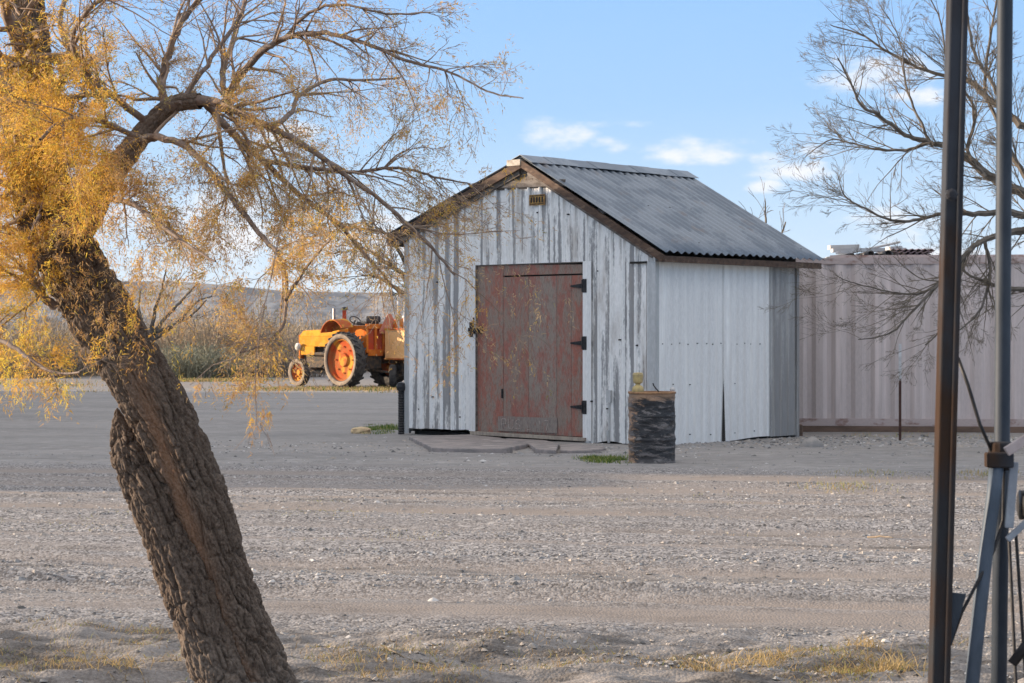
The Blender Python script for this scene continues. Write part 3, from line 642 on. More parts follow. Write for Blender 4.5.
mb = MB(); mb.box((0,0,0),(3.6,.25,.05)); o = mb.build('pink_board', M_rail); o.location = (5.25, 32.95, TOPZ-.002+.004); o.rotation_euler = (0,0,ang); tag(o, 'rusty pink plank along the front edge of the container roof', 'board')

# fence post in front of the container
tp = onground(900, 440.5); t = empty('fence_post', (tp.x, tp.y, 0)); tag(t, 'dark steel fence post with white painted top before the container', 'post')
mb = MB(); mb.box((-.02,-.006,-.2),(.02,0,.90)); mb.box((-.004,0,-.2),(.004,.028,.90))
for k in range(16): mb.box((-.008,-.014,.08+k*.055),(.008,-.006,.10+k*.055))
mb.build('shaft', two('dark_red_brown_steel', (.06,.03,.025), (.10,.05,.035), 9), t)
mb = MB(); mb.box((-.021,-.007,.90),(.021,.001,1.45)); mb.box((-.005,.0,.90),(.005,.029,1.45)); mb.build('white_tip', M_wb, t)

# rocks
def rock(name, px, py, w, h, mat, label, sq=0, seed=0, cat='rock'):
    p = onground(px, py); mb = MB(); n = 14; rng = random.Random(seed)
    V = []; 
    for i in range(7):
        t = i/6; z = h*(t**1.0); rad = w/2*(1-.25*t-.75*t**3.5) if not sq else w/2*(1-.06*t-.25*(t > .95))
        for k in range(n):
            a = 2*math.pi*k/n; e = 1+rng.uniform(-.12,.12)
            if sq: e *= 1/max(abs(math.cos(a)), abs(math.sin(a)))**.8
            V.append((rad*math.cos(a)*e, rad*math.sin(a)*e*.8, z+rng.uniform(-.03,.03)*h-.02))
    V.append((0,0,h*1.01 if not sq else h*.99)); mb.add(V, [(i*n+k, i*n+(k+1)%n, (i+1)*n+(k+1)%n, (i+1)*n+k) for i in range(6) for k in range(n)]+[(6*n+k, 6*n+(k+1)%n, 7*n) for k in range(n)])
    o = mb.build(name, mat, None, not sq); o.location = (p.x, p.y, gz(p.x, p.y)); return tag(o, label, cat)
rock('rock', 812, 446.5, .34, .17, two('rock_grey', (.33,.30,.27), (.24,.225,.21), 6, bump=.5), 'grey pointed rock near the left foot of the pink container', seed=3)
rock('stone_block', 361, 433.5, .30, .11, two('yellow_sandstone', (.62,.46,.26), (.48,.34,.2), 8, bump=.5), 'squared yellow stone block lying left of the shed', sq=1, seed=5, cat='stone block')
rock('rock', 483, 462, .11, .045, smats[3], 'single white stone lying before the concrete step', seed=8)
rock('rock', 433, 600, .085, .04, smats[3], 'largest white stone in the wheel track of the foreground road', seed=9)
rock('rock', 366, 437, .09, .04, smats[1], 'small pale stone beside the yellow block', seed=12)
rock('rock', 708, 490, .07, .03, smats[3], 'white stone lying alone on the road below the shed side wall', seed=13)

# ------------------------------------------------------------------ grasses
def blades(name, spots, mats, label, cat, n=40, h=.07, spread=.12, w=.003, seed=0, lean=.6):
    rs = np.random.RandomState(seed); X = []; 
    V = []; Fq = []; MI = []
    for (x, y, sc) in spots:
        k = int(n*sc)
        bx = x+rs.normal(0, spread*sc, k); by = y+rs.normal(0, spread*sc, k); bz = relief(bx, by)-.003
        hh = h*sc*rs.uniform(.4, 1.2, k); a = rs.uniform(0, 6.28, k); l = rs.uniform(.1, lean, k)*hh*1.6
        ww = w*rs.uniform(.6, 1.4, k); wa = rs.uniform(0, 6.28, k)
        b = np.stack([bx, by, bz], -1); tdir = np.stack([np.cos(a)*l, np.sin(a)*l, hh], -1); side = np.stack([np.cos(wa)*ww, np.sin(wa)*ww, 0*ww], -1)
        mid = b+tdir*np.array([.35,.35,.6]); tip = b+tdir
        q = np.stack([b-side, b+side, mid+side*.8, mid-side*.8, tip], 1); V.append(q.reshape(-1, 3)); MI.append(np.repeat(rs.randint(0, len(mats), k), 2))
    V = np.concatenate(V); k = len(V)//5; base = np.arange(k)[:,None]*5
    T = np.concatenate([base+np.array([[0,1,2]]), base+np.array([[0,2,3]]), base+np.array([[3,2,4]])], 1).reshape(-1, 3)
    MI = np.concatenate(MI).reshape(-1, 2)[:,:1].repeat(3, 1).ravel()
    return tag(np_mesh(name, V, T, mats, midx=MI), label, cat, kind='stuff')
M_stick = two('dead_stick', (.30,.24,.17), (.18,.14,.10), 14)
G_straw = leafmat('straw', (.36,.26,.13), (.48,.36,.18), .3); G_straw2 = leafmat('brown_grass', (.25,.17,.08), (.34,.24,.12), .3)
G_green = leafmat('green_grass', (.07,.13,.03), (.12,.19,.05), .3); G_yel = leafmat('yellow_green_grass', (.25,.26,.07), (.35,.33,.12), .3)
sp_ = []
rng = random.Random(5)
def patch(cx, cy, n, sx, sy, sc=(.6,1.2)):
    out = []
    for _ in range(n):
        p = onground(cx+rng.gauss(0, sx), min(690, max(380, cy+rng.gauss(0, sy)))); out.append((p.x, p.y, rng.uniform(*sc)))
    return out
for cx, cy, n, sx, sy in ((100,632,14,45,5),(60,665,16,50,9),(130,650,14,40,7),(30,650,8,20,6),(390,660,18,45,8),(430,672,14,30,6),(340,650,8,20,6),(560,660,10,30,6),(690,665,10,40,5),(805,662,22,26,6),(880,668,26,24,6),(845,675,18,22,5),(640,650,8,50,6),(500,648,8,50,5),(930,660,6,20,8),(240,650,6,30,8),(740,672,8,25,5)):
    sp_ += patch(cx, cy, n, sx, sy)
blades('dry_grass', sp_, [G_straw, G_straw2, G_straw2, G_yel], 'patches of short dry straw grass on the near dirt', 'grass', n=34, h=.035, spread=.07, w=.0016, seed=3, lean=1.6)
sp_ = patch(862, 656, 4, 5, 2, (.8,1.1))+patch(765, 665, 5, 12, 3, (.8,1.2))+patch(90, 672, 5, 20, 5)+patch(400, 672, 4, 30, 5)+patch(897, 676, 5, 10, 3, (1,1.3))+patch(720,668,5,20,3)
blades('dry_grass', sp_, [G_straw], 'taller golden straw tufts standing in the near dirt', 'grass', n=26, h=.075, spread=.05, w=.0022, seed=7, lean=1.3)
sp_ = patch(60, 522, 14, 60, 5)+patch(340, 510, 26, 60, 4)+patch(380, 538, 14, 50, 4)+patch(600,530,6,80,10)+patch(700,500,6,60,4)
blades('sprouting_weeds', sp_, [G_yel, G_straw, G_yel], 'sparse yellow green weeds sprouting on the gravel road', 'weeds', n=14, h=.02, spread=.12, w=.002, seed=9, lean=1)
sp_ = patch(606, 459, 26, 11, 2.2)+patch(388, 429, 22, 11, 2)+patch(372, 431, 8, 6, 1.5)
blades('green_grass', sp_, [G_green, G_green, G_yel], 'green grass growing at both front corners of the shed', 'grass', n=60, h=.05, spread=.10, w=.004, seed=11)
sp_ = patch(844, 487, 16, 8, 2)+patch(980, 475, 12, 10, 2.5)+patch(870, 477, 8, 20, 3)+patch(940,436,18,60,1.0)
blades('dry_grass', sp_, [G_straw, G_yel], 'pale straw grass among the stones below the pink container', 'grass', n=22, h=.05, spread=.2, w=.003, seed=13)
sp_ = patch(200, 376, 50, 26, 1.2, (1,2))+patch(330, 388, 40, 60, 1.2, (1,1.6))+patch(60, 384, 10, 60, 3, (1,2))
blades('green_grass', sp_, [G_green, G_straw, G_straw2, G_straw], 'strip of green and straw grass along the road before the tractor', 'grass', n=60, h=.06, spread=.5, w=.012, seed=15)

for pts, rad, lab in (([(690,655),(705,662),(722,672)],.007,'pale bent stick lying on the near dirt right of centre'),([(715,664),(745,668),(790,672)],.006,'long thin dead stick lying flat on the near dirt below the drum'),([(128,668),(140,671),(147,680)],.004,'short curved twig on the dirt left of the leaning trunk'),([(385,652),(405,660),(440,664)],.006,'dark dead twig on the dirt right of the leaning trunk'),([(868,536),(880,538),(893,540)],.010,'dark stick on the gravel road before the pink container'),([(560,662),(580,658),(590,668)],.004,'small forked twig on the dirt below the shed door')):
    P = [onground(x, y) for x, y in pts]; P = [Vector((p.x, p.y, gz(p.x, p.y)+rad*.9+.004*(i % 2))) for i, p in enumerate(P)]; o0 = P[0].copy()
    sp0 = [P[0].lerp(P[1], t) for t in (0,.33,.66)]+[P[1].lerp(P[2], t) for t in (0,.33,.66,1)]
    mb = MB(); mb.tube([p-o0+Vector((0,random.uniform(-.012,.012),random.uniform(0,.006))) for p in sp0], [rad*(1-.1*i) for i in range(7)], 6)
    o = mb.build('stick', M_stick, None, True); o.location = o0; tag(o, lab, 'stick')
# ------------------------------------------------------------------ tractor and trailer
tb = onground(367, 386.3)
T = empty('farm_tractor', (tb.x, tb.y, gz(tb.x, tb.y)), math.atan2(.73, -.68))   # local +x forward (away left), +y left
tag(T, 'old orange farm tractor with large rusty rear wheels parked beyond the yard', 'tractor')
M_or = two('orange_tractor_paint', (.62,.19,.03), (.50,.13,.025), 3, rough=.9, c3=(.38,.14,.05), s3=4, spec=.08)
M_ye = two('yellow_hood_paint', (.60,.28,.035), (.52,.21,.025), 3, rough=.9, c3=(.46,.26,.06), s3=3, spec=.08)
M_rd = two('faded_red_paint', (.48,.07,.03), (.38,.08,.04), 4, rough=.9, spec=.08)
M_rim = two('rusty_orange_rim', (.42,.085,.03), (.34,.12,.045), 3, rough=.95, c3=(.52,.27,.05), s3=2.2, a3=.5, b3=.6, spec=.05)
M_tire = two('dusty_tyre_rubber', (.035,.034,.034), (.08,.074,.068), 7, rough=.9); M_dust = two('pale_dusty_sidewall', (.30,.24,.18), (.20,.16,.125), 5, rough=.9)
M_smv = two('faded_warning_triangle', (.55,.20,.12), (.45,.16,.10), 4); M_hl = two('headlamp_glass', (.6,.58,.54), (.5,.48,.44), 6, rough=.3)
M_chr = two('dull_steel', (.35,.34,.33), (.22,.2,.19), 8, rough=.35, metal=.7); M_eng = two('greasy_engine', (.05,.045,.04), (.12,.08,.05), 8)
def wheel(name, parent, pos, Rr, wd, rimr, side, lugs=True, dish=.1, rimmat=None):
    w = empty(name, pos); w.parent = parent
    Mx = Matrix.Rotation(R(-90*side), 4, 'X')            # lathe z -> +y*side (outer side)
    mb = MB(); h = wd/2
    mb.lathe([(rimr,-h*.8),(rimr+.05,-h*.95),(Rr*.86,-h),(Rr*.95,-h*.8),(Rr*.965,0),(Rr*.95,h*.8),(Rr*.86,h),(rimr+.05,h*.95),(rimr,h*.8)], 48, Mx)
    if lugs:
        n = 22
        for k in range(n*2):
            s = 1 if k % 2 else -1; a = 2*math.pi*k/(2*n); 
            for (z0, z1, aa, ab) in ((0.02, h*1.0, 0, .16),):
                P = []
                for z, da in ((z0, 0), (z1, ab)):
                    for rad in (Rr*.94, Rr*1.0):
                        for th in (-.028, .028): P.append(Mx @ Vector(((rad)*math.cos(a+da+th), rad*math.sin(a+da+th), z*s)))
                mb.add(P, [(0,1,3,2),(4,6,7,5),(0,2,6,4),(1,5,7,3),(2,3,7,6),(0,4,5,1)])
    mb.build('tyre', M_tire, w)
    mb = MB(); mb.lathe([(rimr+.02,h*.86),(rimr+.04,h*.96),(rimr+.11,h+.006),(rimr+.14,h*.985)], 48, Mx); mb.build('sidewall', M_dust, w, True)
    mb = MB(); mb.lathe([(rimr+.03,h*.84),(rimr+.025,h*.70),(rimr*.93,h*.55),(rimr*.90,h*.2),(rimr*.5,h*.2-dish*.3),(rimr*.35,h*.1),(rimr*.3,h*.4),(.001,h*.4)], 40, Mx)
    for k in range(8):
        a = 2*math.pi*k/8; c = Mx @ Vector((rimr*.62*math.cos(a), rimr*.62*math.sin(a), h*.2)); mb.tube([c, c+(Mx @ Vector((0,0,.03)))], .03, 6)
    mb.build('rim', rimmat or M_rim, w)
    return w
wheel('wheel', T, (0,.88,.88), .88, .42, .66, 1); wheel('wheel', T, (0,-.88,.88), .88, .42, .55, -1)
wheel('wheel', T, (2.45,.80,.46), .46, .26, .29, 1, False); wheel('wheel', T, (2.45,-.80,.46), .46, .26, .29, -1, False)
mb = MB(); mb.box((1.05,-.36,1.28),(3.05,.36,1.62)); 
mb.add([(1.05,-.36,1.62),(3.05,-.36,1.62),(3.05,.36,1.62),(1.05,.36,1.62),(1.05,-.24,1.86),(3.0,-.24,1.80),(3.0,.24,1.80),(1.05,.24,1.86)], [(0,1,5,4),(1,2,6,5),(2,3,7,6),(3,0,4,7),(4,5,6,7)])
mb.build('hood', M_ye, T, bevel=.03)
mb = MB(); mb.box((3.04,-.33,.85),(3.12,.33,1.66)); mb.build('grille', M_or, T, bevel=.02)
mb = MB(); mb.box((1.1,-.2,.62),(3.0,.2,1.27)); mb.box((-.35,-.3,.6),(1.1,.3,1.15)); mb.tube([(0,-.8,.88),(0,.8,.88)], .13, 12); mb.bar((2.45,-.75,.55),(2.45,.75,.55), .12, .1); mb.tube([(1.4,.22,1.0),(1.6,.34,1.05),(2.2,.34,1.05)], .06, 8); mb.build('engine', M_eng, T)
mb = MB(); mb.box((2.2,.36,1.02),(2.9,.40,1.29)); mb.build('side_panel', M_ye, T)
for s in (1,-1):
    mb = MB(); mb.lathe([(0,0),(.1,0),(.12,.04),(.12,.1),(0,.13)], 16, Matrix.Translation((2.95, .42*s, 1.28)) @ Matrix.Rotation(R(-90*s),4,'X')); mb.build('headlight', M_hl, T, True)
def fender(s):
    mb = MB(); n = 14; pr = []
    for i in range(n+1):
        a = R(-10+150*i/n); pr.append((-.05+1.02*math.cos(a)*.95, .90+1.0*math.sin(a)))
    y0, y1 = (.55*s, 1.12*s)
    V = [(x, y, z) for x, z in pr for y in (y0, y1)]; mb.add(V, [(2*i,2*i+1,2*i+3,2*i+2) for i in range(n)])
    V = [(x, y0, z) for x, z in pr]+[(0,y0,1.1)]; mb.add(V, [(i,i+1,n+1) for i in range(n)])
    o = mb.build('fender', M_or, T); o.modifiers.new('s','SOLIDIFY').thickness = .02
fender(1) if False else None; fender(-1)
# arched fender plate over the near wheel and slotted rear panel
mb = MB(); n = 12; V = []
for i in range(n+1):
    a = R(20+125*i/n); V += [(.55+.62*math.cos(a), .52, 1.55+.62*math.sin(a)), (.55+.62*math.cos(a), .98, 1.52+.62*math.sin(a))]
mb.add(V, [(2*i,2*i+1,2*i+3,2*i+2) for i in range(n)])
mb.add([V[2*i] for i in range(n+1)], [tuple(range(n+1))]); o = mb.build('fender', M_rim, T); o.modifiers.new('s','SOLIDIFY').thickness = .03
mb = MB()
for y0, y1, z0, z1 in ((-.38,-.30,1.1,2.0),(-.04,.04,1.15,1.9),(.30,.38,1.1,2.0),(-.30,.30,1.85,2.0),(-.30,.30,1.0,1.2)):
    mb.box((-.45,y0,z0),(-.38,y1,z1))
mb.box((-.34,-.36,1.05),(.5,.36,1.95)); o = mb.build('rear_panel', M_or, T, bevel=.015)
mb = MB(); mb.box((-.375,-.3,1.2),(-.345,.3,1.85)); mb.build('slot_backing', M_rd, T)
mb = MB(); mb.box((-.3,-.28,1.96),(.2,.28,2.08)); mb.box((-.36,-.28,2.05),(-.28,.28,2.25)); mb.build('seat', M_tire, T, bevel=.04)
mb = MB(); mb.tube([(1.55,.1,1.8),(1.55,.1,2.5)], .05, 10); mb.build('exhaust_stack', M_chr, T)
mb = MB(); mb.tube([(1.3,-.12,1.8),(1.3,-.12,2.45)], .065, 10); mb.build('air_stack', M_rd, T); mb = MB(); mb.lathe([(0,2.46),(.12,2.46),(.10,2.54),(0,2.56)], 12, Matrix.Translation((1.3,-.12,0))); mb.build('stack_cap', M_black, T)
mb = MB(); mb.tube([(.75,0,1.8),(.6,0,2.12)], .025, 8); 
ring = [(.6+.2*math.cos(a)*.5, .2*math.sin(a), 2.12+.2*math.cos(a)*.6) for a in [2*math.pi*i/20 for i in range(21)]]; mb.tube(ring, .018, 6); mb.build('steering_wheel', M_black, T)
mb = MB(); Mt = Matrix.Translation((-.50,-.50,1.80)) @ Matrix.Rotation(R(90),4,'Y') @ Matrix.Rotation(R(180),4,'Z')
tri = [(0,-.40),(.10,-.40),(.62,-.06),(.62,.06),(.10,.40),(0,.40)]
mb.prism([(p[0]-.1, p[1]) for p in tri], -.01, .01, 0, Mt); mb.build('warning_triangle', M_smv, T)
mb = MB(); mb.bar((-.45,-.50,1.0),(-.45,-.50,2.0), .05, .05); mb.build('bracket', M_eng, T)
mb = MB(); mb.bar((-.3,0,.55),(-1.1,0,.5), .08, .06); mb.build('drawbar', M_eng, T)

# trailer
tr = onground(392, 386.8); TR = empty('trailer', (tr.x+.28, tr.y-.2, gz(tr.x, tr.y)), R(-50)); tag(TR, 'small orange box trailer with spare rubber wheels between tractor and shed', 'trailer')
M_ply = two('orange_stained_panel', (.86,.50,.22), (.78,.43,.17), 3, rough=.7, grime=.1, c3=(.30,.15,.08), s3=6, a3=.62, b3=.7)
mb = MB(); mb.box((-.78,-.03,.93),(1.7,.03,1.84)); mb.box((-.78,1.5,.93),(1.7,1.56,1.84)); mb.box((-.78,.03,.93),(-.72,1.5,1.84)); mb.box((-.78,-.03,.90),(1.7,1.56,.94)); mb.build('box', M_ply, TR, bevel=.01)
mb = MB(); mb.box((-.80,-.05,1.81),(1.72,-.03,1.86)); mb.box((.52,-.05,.93),(.57,-.032,1.80)); mb.box((-.80,-.05,.88),(1.72,.0,.93)); mb.build('edge_rail', M_rim, TR)
mb = MB(); mb.bar((-.9,.3,.82),(1.7,.3,.82), .08, .12); mb.bar((-.9,1.2,.82),(1.7,1.2,.82), .08, .12); mb.bar((-.35,-.1,.40),(-.35,1.6,.40), .08, .08); mb.bar((-.3,.3,.4),(-.3,.3,.85), .1, .1); mb.bar((.3,.2,.6),(1.4,.2,.5), .2, .25); mb.build('chassis', M_eng, TR)
def twheel(x, y):
    w = empty('wheel', (x, y, .37)); w.parent = TR; Mx = Matrix.Rotation(R(90),4,'X')@Matrix.Identity(4)
    w.rotation_euler = (0,0,R(-38))
    mb = MB(); mb.lathe([(.2,-.09),(.24,-.11),(.33,-.11),(.365,-.07),(.37,0),(.365,.07),(.33,.11),(.24,.11),(.2,.09)], 32, Mx); mb.build('tyre', M_tire, w, True)
    mb = MB(); mb.lathe([(.21,.10),(.25,.113),(.32,.113),(.345,.095)], 32, Mx); mb.build('sidewall', M_dust, w, True)
    mb = MB(); mb.lathe([(.205,.09),(.18,.04),(.08,.03),(.07,.06),(0,.06)], 24, Mx); mb.build('rim', M_chr, w, True)
twheel(-.40,.0); twheel(-.40,1.5); twheel(.75,.2)
mb = MB(); mb.tube([(-.50,.3,1.8),(-.55,.3,2.95)], .03, 8); mb.tube([(-.22,.3,1.8),(-.18,.3,2.85)], .03, 8); mb.build('pole', M_wb, TR)
t = empty('feed_tank', (tr.x+.35+.05, tr.y+.9, 1.0)); tag(t, 'orange tank riding in the box trailer behind the white poles', 'tank')
mb = MB(); mb.lathe([(0,0),(.42,0),(.45,.05),(.45,1.0),(.38,1.10),(0,1.15)], 28); mb.build('tank_body', M_or, t, True)
mb = MB(); mb.lathe([(0,1.14),(.14,1.14),(.14,1.22),(0,1.23)], 16); mb.build('lid', M_hl, t, True)

# ------------------------------------------------------------------ trees
def spline(pts, n):
    """Catmull-Rom through (Vector, radius) pairs"""
    P = [p for p, r in pts]; Rr = [r for p, r in pts]; out = []; m = len(P)-1
    for i in range(n+1):
        t = i/n*m; k = min(int(t), m-1); f = t-k
        p0, p1, p2, p3 = P[max(k-1,0)], P[k], P[k+1], P[min(k+2,m)]
        out.append((0.5*((2*p1)+(p2-p0)*f+(2*p0-5*p1+4*p2-p3)*f*f+(3*p1-p0-3*p2+p3)*f**3), Rr[k]*(1-f)+Rr[k+1]*f))
    return out
def bark_tube(pts, n_along, n_around, seed, amp=.030, kx=23, kz=7.5, smooth_fn=None, squash=1.0, close_top=False):
    sp = spline(pts, n_along); P = np.array([list(p) for p, r in sp]); Rr = np.array([r for p, r in sp])
    Tn = np.gradient(P, axis=0); Tn /= np.linalg.norm(Tn, axis=1)[:,None]
    fx = np.cross(Tn, [0,1,0]); fx /= np.linalg.norm(fx, axis=1)[:,None]; fy = np.cross(fx, Tn)     # fx sideways in the picture, fy away
    S = np.concatenate([[0], np.cumsum(np.linalg.norm(np.diff(P, axis=0), axis=1))])
    th = np.linspace(0, 2*np.pi, n_around, endpoint=False); TH, SS = np.meshgrid(th, S); RR = Rr[:,None]+0*TH
    cx, cy = np.cos(TH)*RR, np.sin(TH)*RR
    wx = .018*noise(cx*9, cy*9, SS*6, seed+40); wz = .05*noise(cx*8, cy*8, SS*5, seed+41)
    n1 = noise((cx+wx)*kx*1.6, (cy+wx)*kx*1.6, (SS+wz)*kz, seed); n2 = noise((cx-wx)*kx*3.2, (cy+wx)*kx*3.2, SS*kz*2.4, seed+1); n3 = noise(cx*120, cy*120, SS*45, seed+2)
    n4 = noise((cx+wx*2)*70, (cy-wx*2)*70, (SS+wz)*16, seed+3)
    plate = np.clip(np.abs(n1)*3.2, 0, 1)**.7*.8 + .42*np.clip(np.abs(n2)*3, 0, 1)**.8 + .30*np.clip(np.abs(n4)*3, 0, 1) + .10*n3
    lump = .9*fbm(cx*4, cy*4, SS*1.6, seed+5, 3)
    sm = smooth_fn(TH, SS/S[-1]) if smooth_fn else np.zeros_like(TH)
    d = amp*(plate-.9)*(1-.8*sm)+.022*lump*np.clip(RR/.15, 0, 1) - .012*sm
    d = d*np.clip(RR/.06, .1, 1)
    r2 = RR+d
    V = P[:,None,:]+fx[:,None,:]*(np.cos(TH)*r2)[:,:,None]+fy[:,None,:]*(np.sin(TH)*r2*squash)[:,:,None]
    k = np.arange(n_around); k2 = (k+1) % n_around; q = np.arange(n_along)[:,None]*n_around
    Fc = np.stack([q+k, q+k2, q+n_around+k2, q+n_around+k], -1).reshape(-1, 4)
    col = np.stack([np.clip(plate, 0, 1.3)/1.3, sm, .5+.5*fbm(cx*3, cy*3, SS*2, seed+9, 3)*.8, np.ones_like(sm)], -1).reshape(-1, 4)
    return V.reshape(-1, 3), Fc, col
bk = Mat('furrowed_bark', .9, 0, .15)
ba = bk.n('ShaderNodeAttribute'); ba.attribute_name = 'bark'; bs = bk.n('ShaderNodeSeparateColor'); bk.l(ba.outputs['Color'], bs.inputs[0])
bn = bk.noise(30, detail=5, rough=.7); bn2 = bk.noise(90, detail=4, rough=.7)
bc = bk.mix(bk.rng(bs.outputs[2], .25, .75), (.12,.082,.058), (.20,.155,.12)); bc = bk.mix(bk.rng(bn, .35, .7, 0, .7), bc, (.06,.036,.023))
bc = bk.mix(bs.outputs[1], bc, bk.mix(bk.rng(bn, .35, .65), (.24,.115,.055), (.32,.17,.09))); bc = bk.mix(.42, bc, bk.mix(bk.rng(bn2,.3,.7), (.02,.015,.012), (.24,.20,.165)))
bk.color(bc); bk.bump(bk.math('ADD', bn, bn2), .6, .006)
M_twig = two('brown_twig_bark', (.13,.09,.068), (.22,.17,.14), 20, bump=.2)
M_twig2 = two('thin_reddish_twig', (.22,.15,.105), (.32,.24,.18), 8, bump=.1)

TY = 8.7
tree = empty('tamarisk_tree', (at(262,683,TY).x+.08, TY, 0)); tag(tree, 'large leaning tree with furrowed split trunk and golden feathery leaves in the foreground', 'tree')
T0 = tree.location.copy()
def tp_(x, y, hw, dy=0.0):
    Y = TY+dy; return (at(x, y, Y), hw*Y/F)
main = [tp_(296,800,44,.05),tp_(280,740,37,.03),tp_(259,683,30,.0),tp_(237,620,27,-.02),tp_(217,560,26,-.03),tp_(198,500,26,-.04),tp_(172,440,28,-.05),tp_(147,392,28,-.05),tp_(121,350,28,-.03),tp_(94,305,30,0),tp_(72,265,29,.02),tp_(52,225,27,.05),tp_(38,170,22,.1),tp_(34,115,18,.15),tp_(34,60,15,.2),tp_(28,0,14,.25),tp_(14,-70,12,.3),tp_(2,-160,9,.3)]
main = main[::-1][::-1]
def smf(TH, t):
    # exposed reddish wood spiralling along the seam
    c = -1.75+.8*np.sin(t*8.5-.6); w = .42+.12*np.sin(t*30)
    return np.exp(-((TH-(c % (2*np.pi)))/w)**2)*np.clip((t-.02)*12, 0, 1)*np.clip((.47-t)*12, 0, 1)
V1, F1, C1 = bark_tube(main, 1150, 300, 10, smooth_fn=smf)
sec = [tp_(258,800,46,-.04),tp_(244,740,38,-.05),tp_(227,683,29,-.06),tp_(208,630,28,-.06),tp_(189,580,26,-.05),tp_(168,530,24,-.04),tp_(148,487,22,-.02),tp_(132,458,18,.0),tp_(123,434,10,.02),tp_(118,416,4,.03),tp_(117,408,.6,.03)]
V2, F2, C2 = bark_tube(sec, 620, 240, 30, amp=.027)
rl = [tp_(60,245,22,.0),tp_(82,215,19,-.1),tp_(100,185,15,-.15),tp_(126,155,12,-.2),tp_(150,125,10,-.2),tp_(172,105,8.5,-.25),tp_(200,101,7.5,-.3)]
V3, F3, C3 = bark_tube(rl, 420, 90, 50, amp=.013, kx=26)
VV = np.concatenate([V1, V2, V3]); FF = np.concatenate([F1, F2+len(V1), F3+len(V1)+len(V2)]); CC = np.concatenate([C1, C2, C3])
VV = VV-np.array(T0)
trunk = np_mesh('trunk', VV, FF, bk.m, tree, True)
ca = trunk.data.color_attributes.new('bark', 'FLOAT_COLOR', 'POINT'); ca.data.foreach_set('color', CC.astype(np.float32).ravel())

class Grow:
    def __init__(s, seed, off, sides=4): s.mb = MB(); s.r = random.Random(seed); s.pts = []; s.off = off; s.sides = sides
    def rv(s):
        return Vector((s.r.gauss(0,1), s.r.gauss(0,1), s.r.gauss(0,1)))
    def limb(s, px, Yb, dY=0.0, n=None, mi=0, off=0.0):
        """px: (x, y, half width px) measured outline of a limb; dY: how far it comes forward/back along its length"""
        m = len(px); P = []
        for i, (x, y, hw) in enumerate(px):
            Y = Yb+off+dY*i/(m-1); P.append((at(x, y, Y), hw*Y/F))
        sp = spline(P, n or m*5); wob = [p + s.rv()*(.12*r+.0008*Yb/8) for p, r in sp]
        s.mb.tube([p-s.off for p in wob], [r for p, r in sp], 6 if sp[0][1] > .004*Yb/8 else s.sides, mi, cap=False)
        return list(zip(wob, [r for p, r in sp]))
    def twig(s, p, d, L, r, lvl, wander=.25, grav=-.02, nseg=7, kids=(3,6), ang=.75, lf=.55, mi=0, rmin=.0008, flat=1.0):
        pts = [p.copy()]; d = d.normalized(); rad = [r]
        for i in range(nseg):
            w = s.rv(); w.y *= flat; d = (d + w*wander*.35 + Vector((0,0,grav))).normalized(); p = p+d*(L/nseg); pts.append(p.copy()); rad.append(max(rmin, r*(1-.75*(i+1)/nseg)))
        s.mb.tube([q-s.off for q in pts], rad, 3 if lvl <= 1 else s.sides, mi, cap=False)
        s.pts.append((lvl, pts, L))
        if lvl > 0:
            for _ in range(s.r.randint(*kids)):
                k = s.r.randint(1, nseg-1); t = (pts[k+1]-pts[k]).normalized(); q = s.rv(); q -= t*q.dot(t); q.y *= flat; q.normalize()
                a = ang*s.r.uniform(.6, 1.3); s.twig(pts[k], t*math.cos(a)+q*math.sin(a), L*lf*s.r.uniform(.6, 1.25)*(1-.4*k/nseg), max(rmin, rad[k]*.6), lvl-1, wander, grav, max(4, nseg-1), kids, ang, lf, mi, rmin, flat)
    def dress(s, line, n, L, lvl, a0=.15, rcap=1, **kw):
        for _ in range(n):
            k = s.r.randint(int(len(line)*a0), len(line)-2); p, r = line[k]; t = (line[k+1][0]-p).normalized(); q = s.rv(); q.y *= kw.get('flat', 1); q -= t*q.dot(t); q.normalize()
            a = kw.get('ang', .75)*s.r.uniform(.6, 1.4); s.twig(p, t*math.cos(a)+q*math.sin(a), L*s.r.uniform(.5, 1.3), min(rcap, max(kw.get('rmin', .0008), r*.5)), lvl, **kw)

gr = Grow(11, T0)
LB = []
def lb(px, dY=0, off=0): l = gr.limb(px, TY, dY, off=off); LB.append(l); return l
a1 = lb([(168,106,7),(200,100,6),(232,110,4.6),(270,128,3.8),(305,146,3.2),(340,172,2.6),(380,200,2),(420,236,1.8),(455,275,1)], -.5, -.25)
a2 = lb([(166,106,5),(162,88,4),(168,55,3.5),(182,22,3),(203,-5,2.5),(230,-40,2)], .4, -.2)
a3 = lb([(222,110,4.5),(232,88,4),(258,55,3.4),(285,38,2.8),(320,33,2.5),(362,42,2.2),(410,62,1.7),(450,72,1.3),(490,92,1),(523,98,.6)], -.8, -.3)
a4 = lb([(285,38,2),(310,12,1.7),(345,5,1.5),(390,14,1.2),(430,12,.8)], -.4, -.5)
a5 = lb([(205,103,4),(235,135,3.6),(262,160,3),(300,195,2.6),(335,222,2.2),(372,262,1.6),(398,292,1)], .6, -.2)
a6 = lb([(262,160,3),(310,168,2.4),(350,172,2),(400,168,1.6),(440,178,1.2),(470,184,.8)], -.5, -.2)
a7 = lb([(140,140,5),(160,138,4),(190,150,3.2),(225,190,2.8),(262,236,2.4),(282,262,2.2),(285,320,1.8),(262,345,1.3),(240,352,.9)], -1.2, -.2)
a8 = lb([(285,300,1.8),(310,262,1.5),(330,240,1.1)], -.2, -1.2)
a9 = lb([(105,108,3),(75,60,3),(60,20,2.5),(75,-20,2.5)], .4, .1)
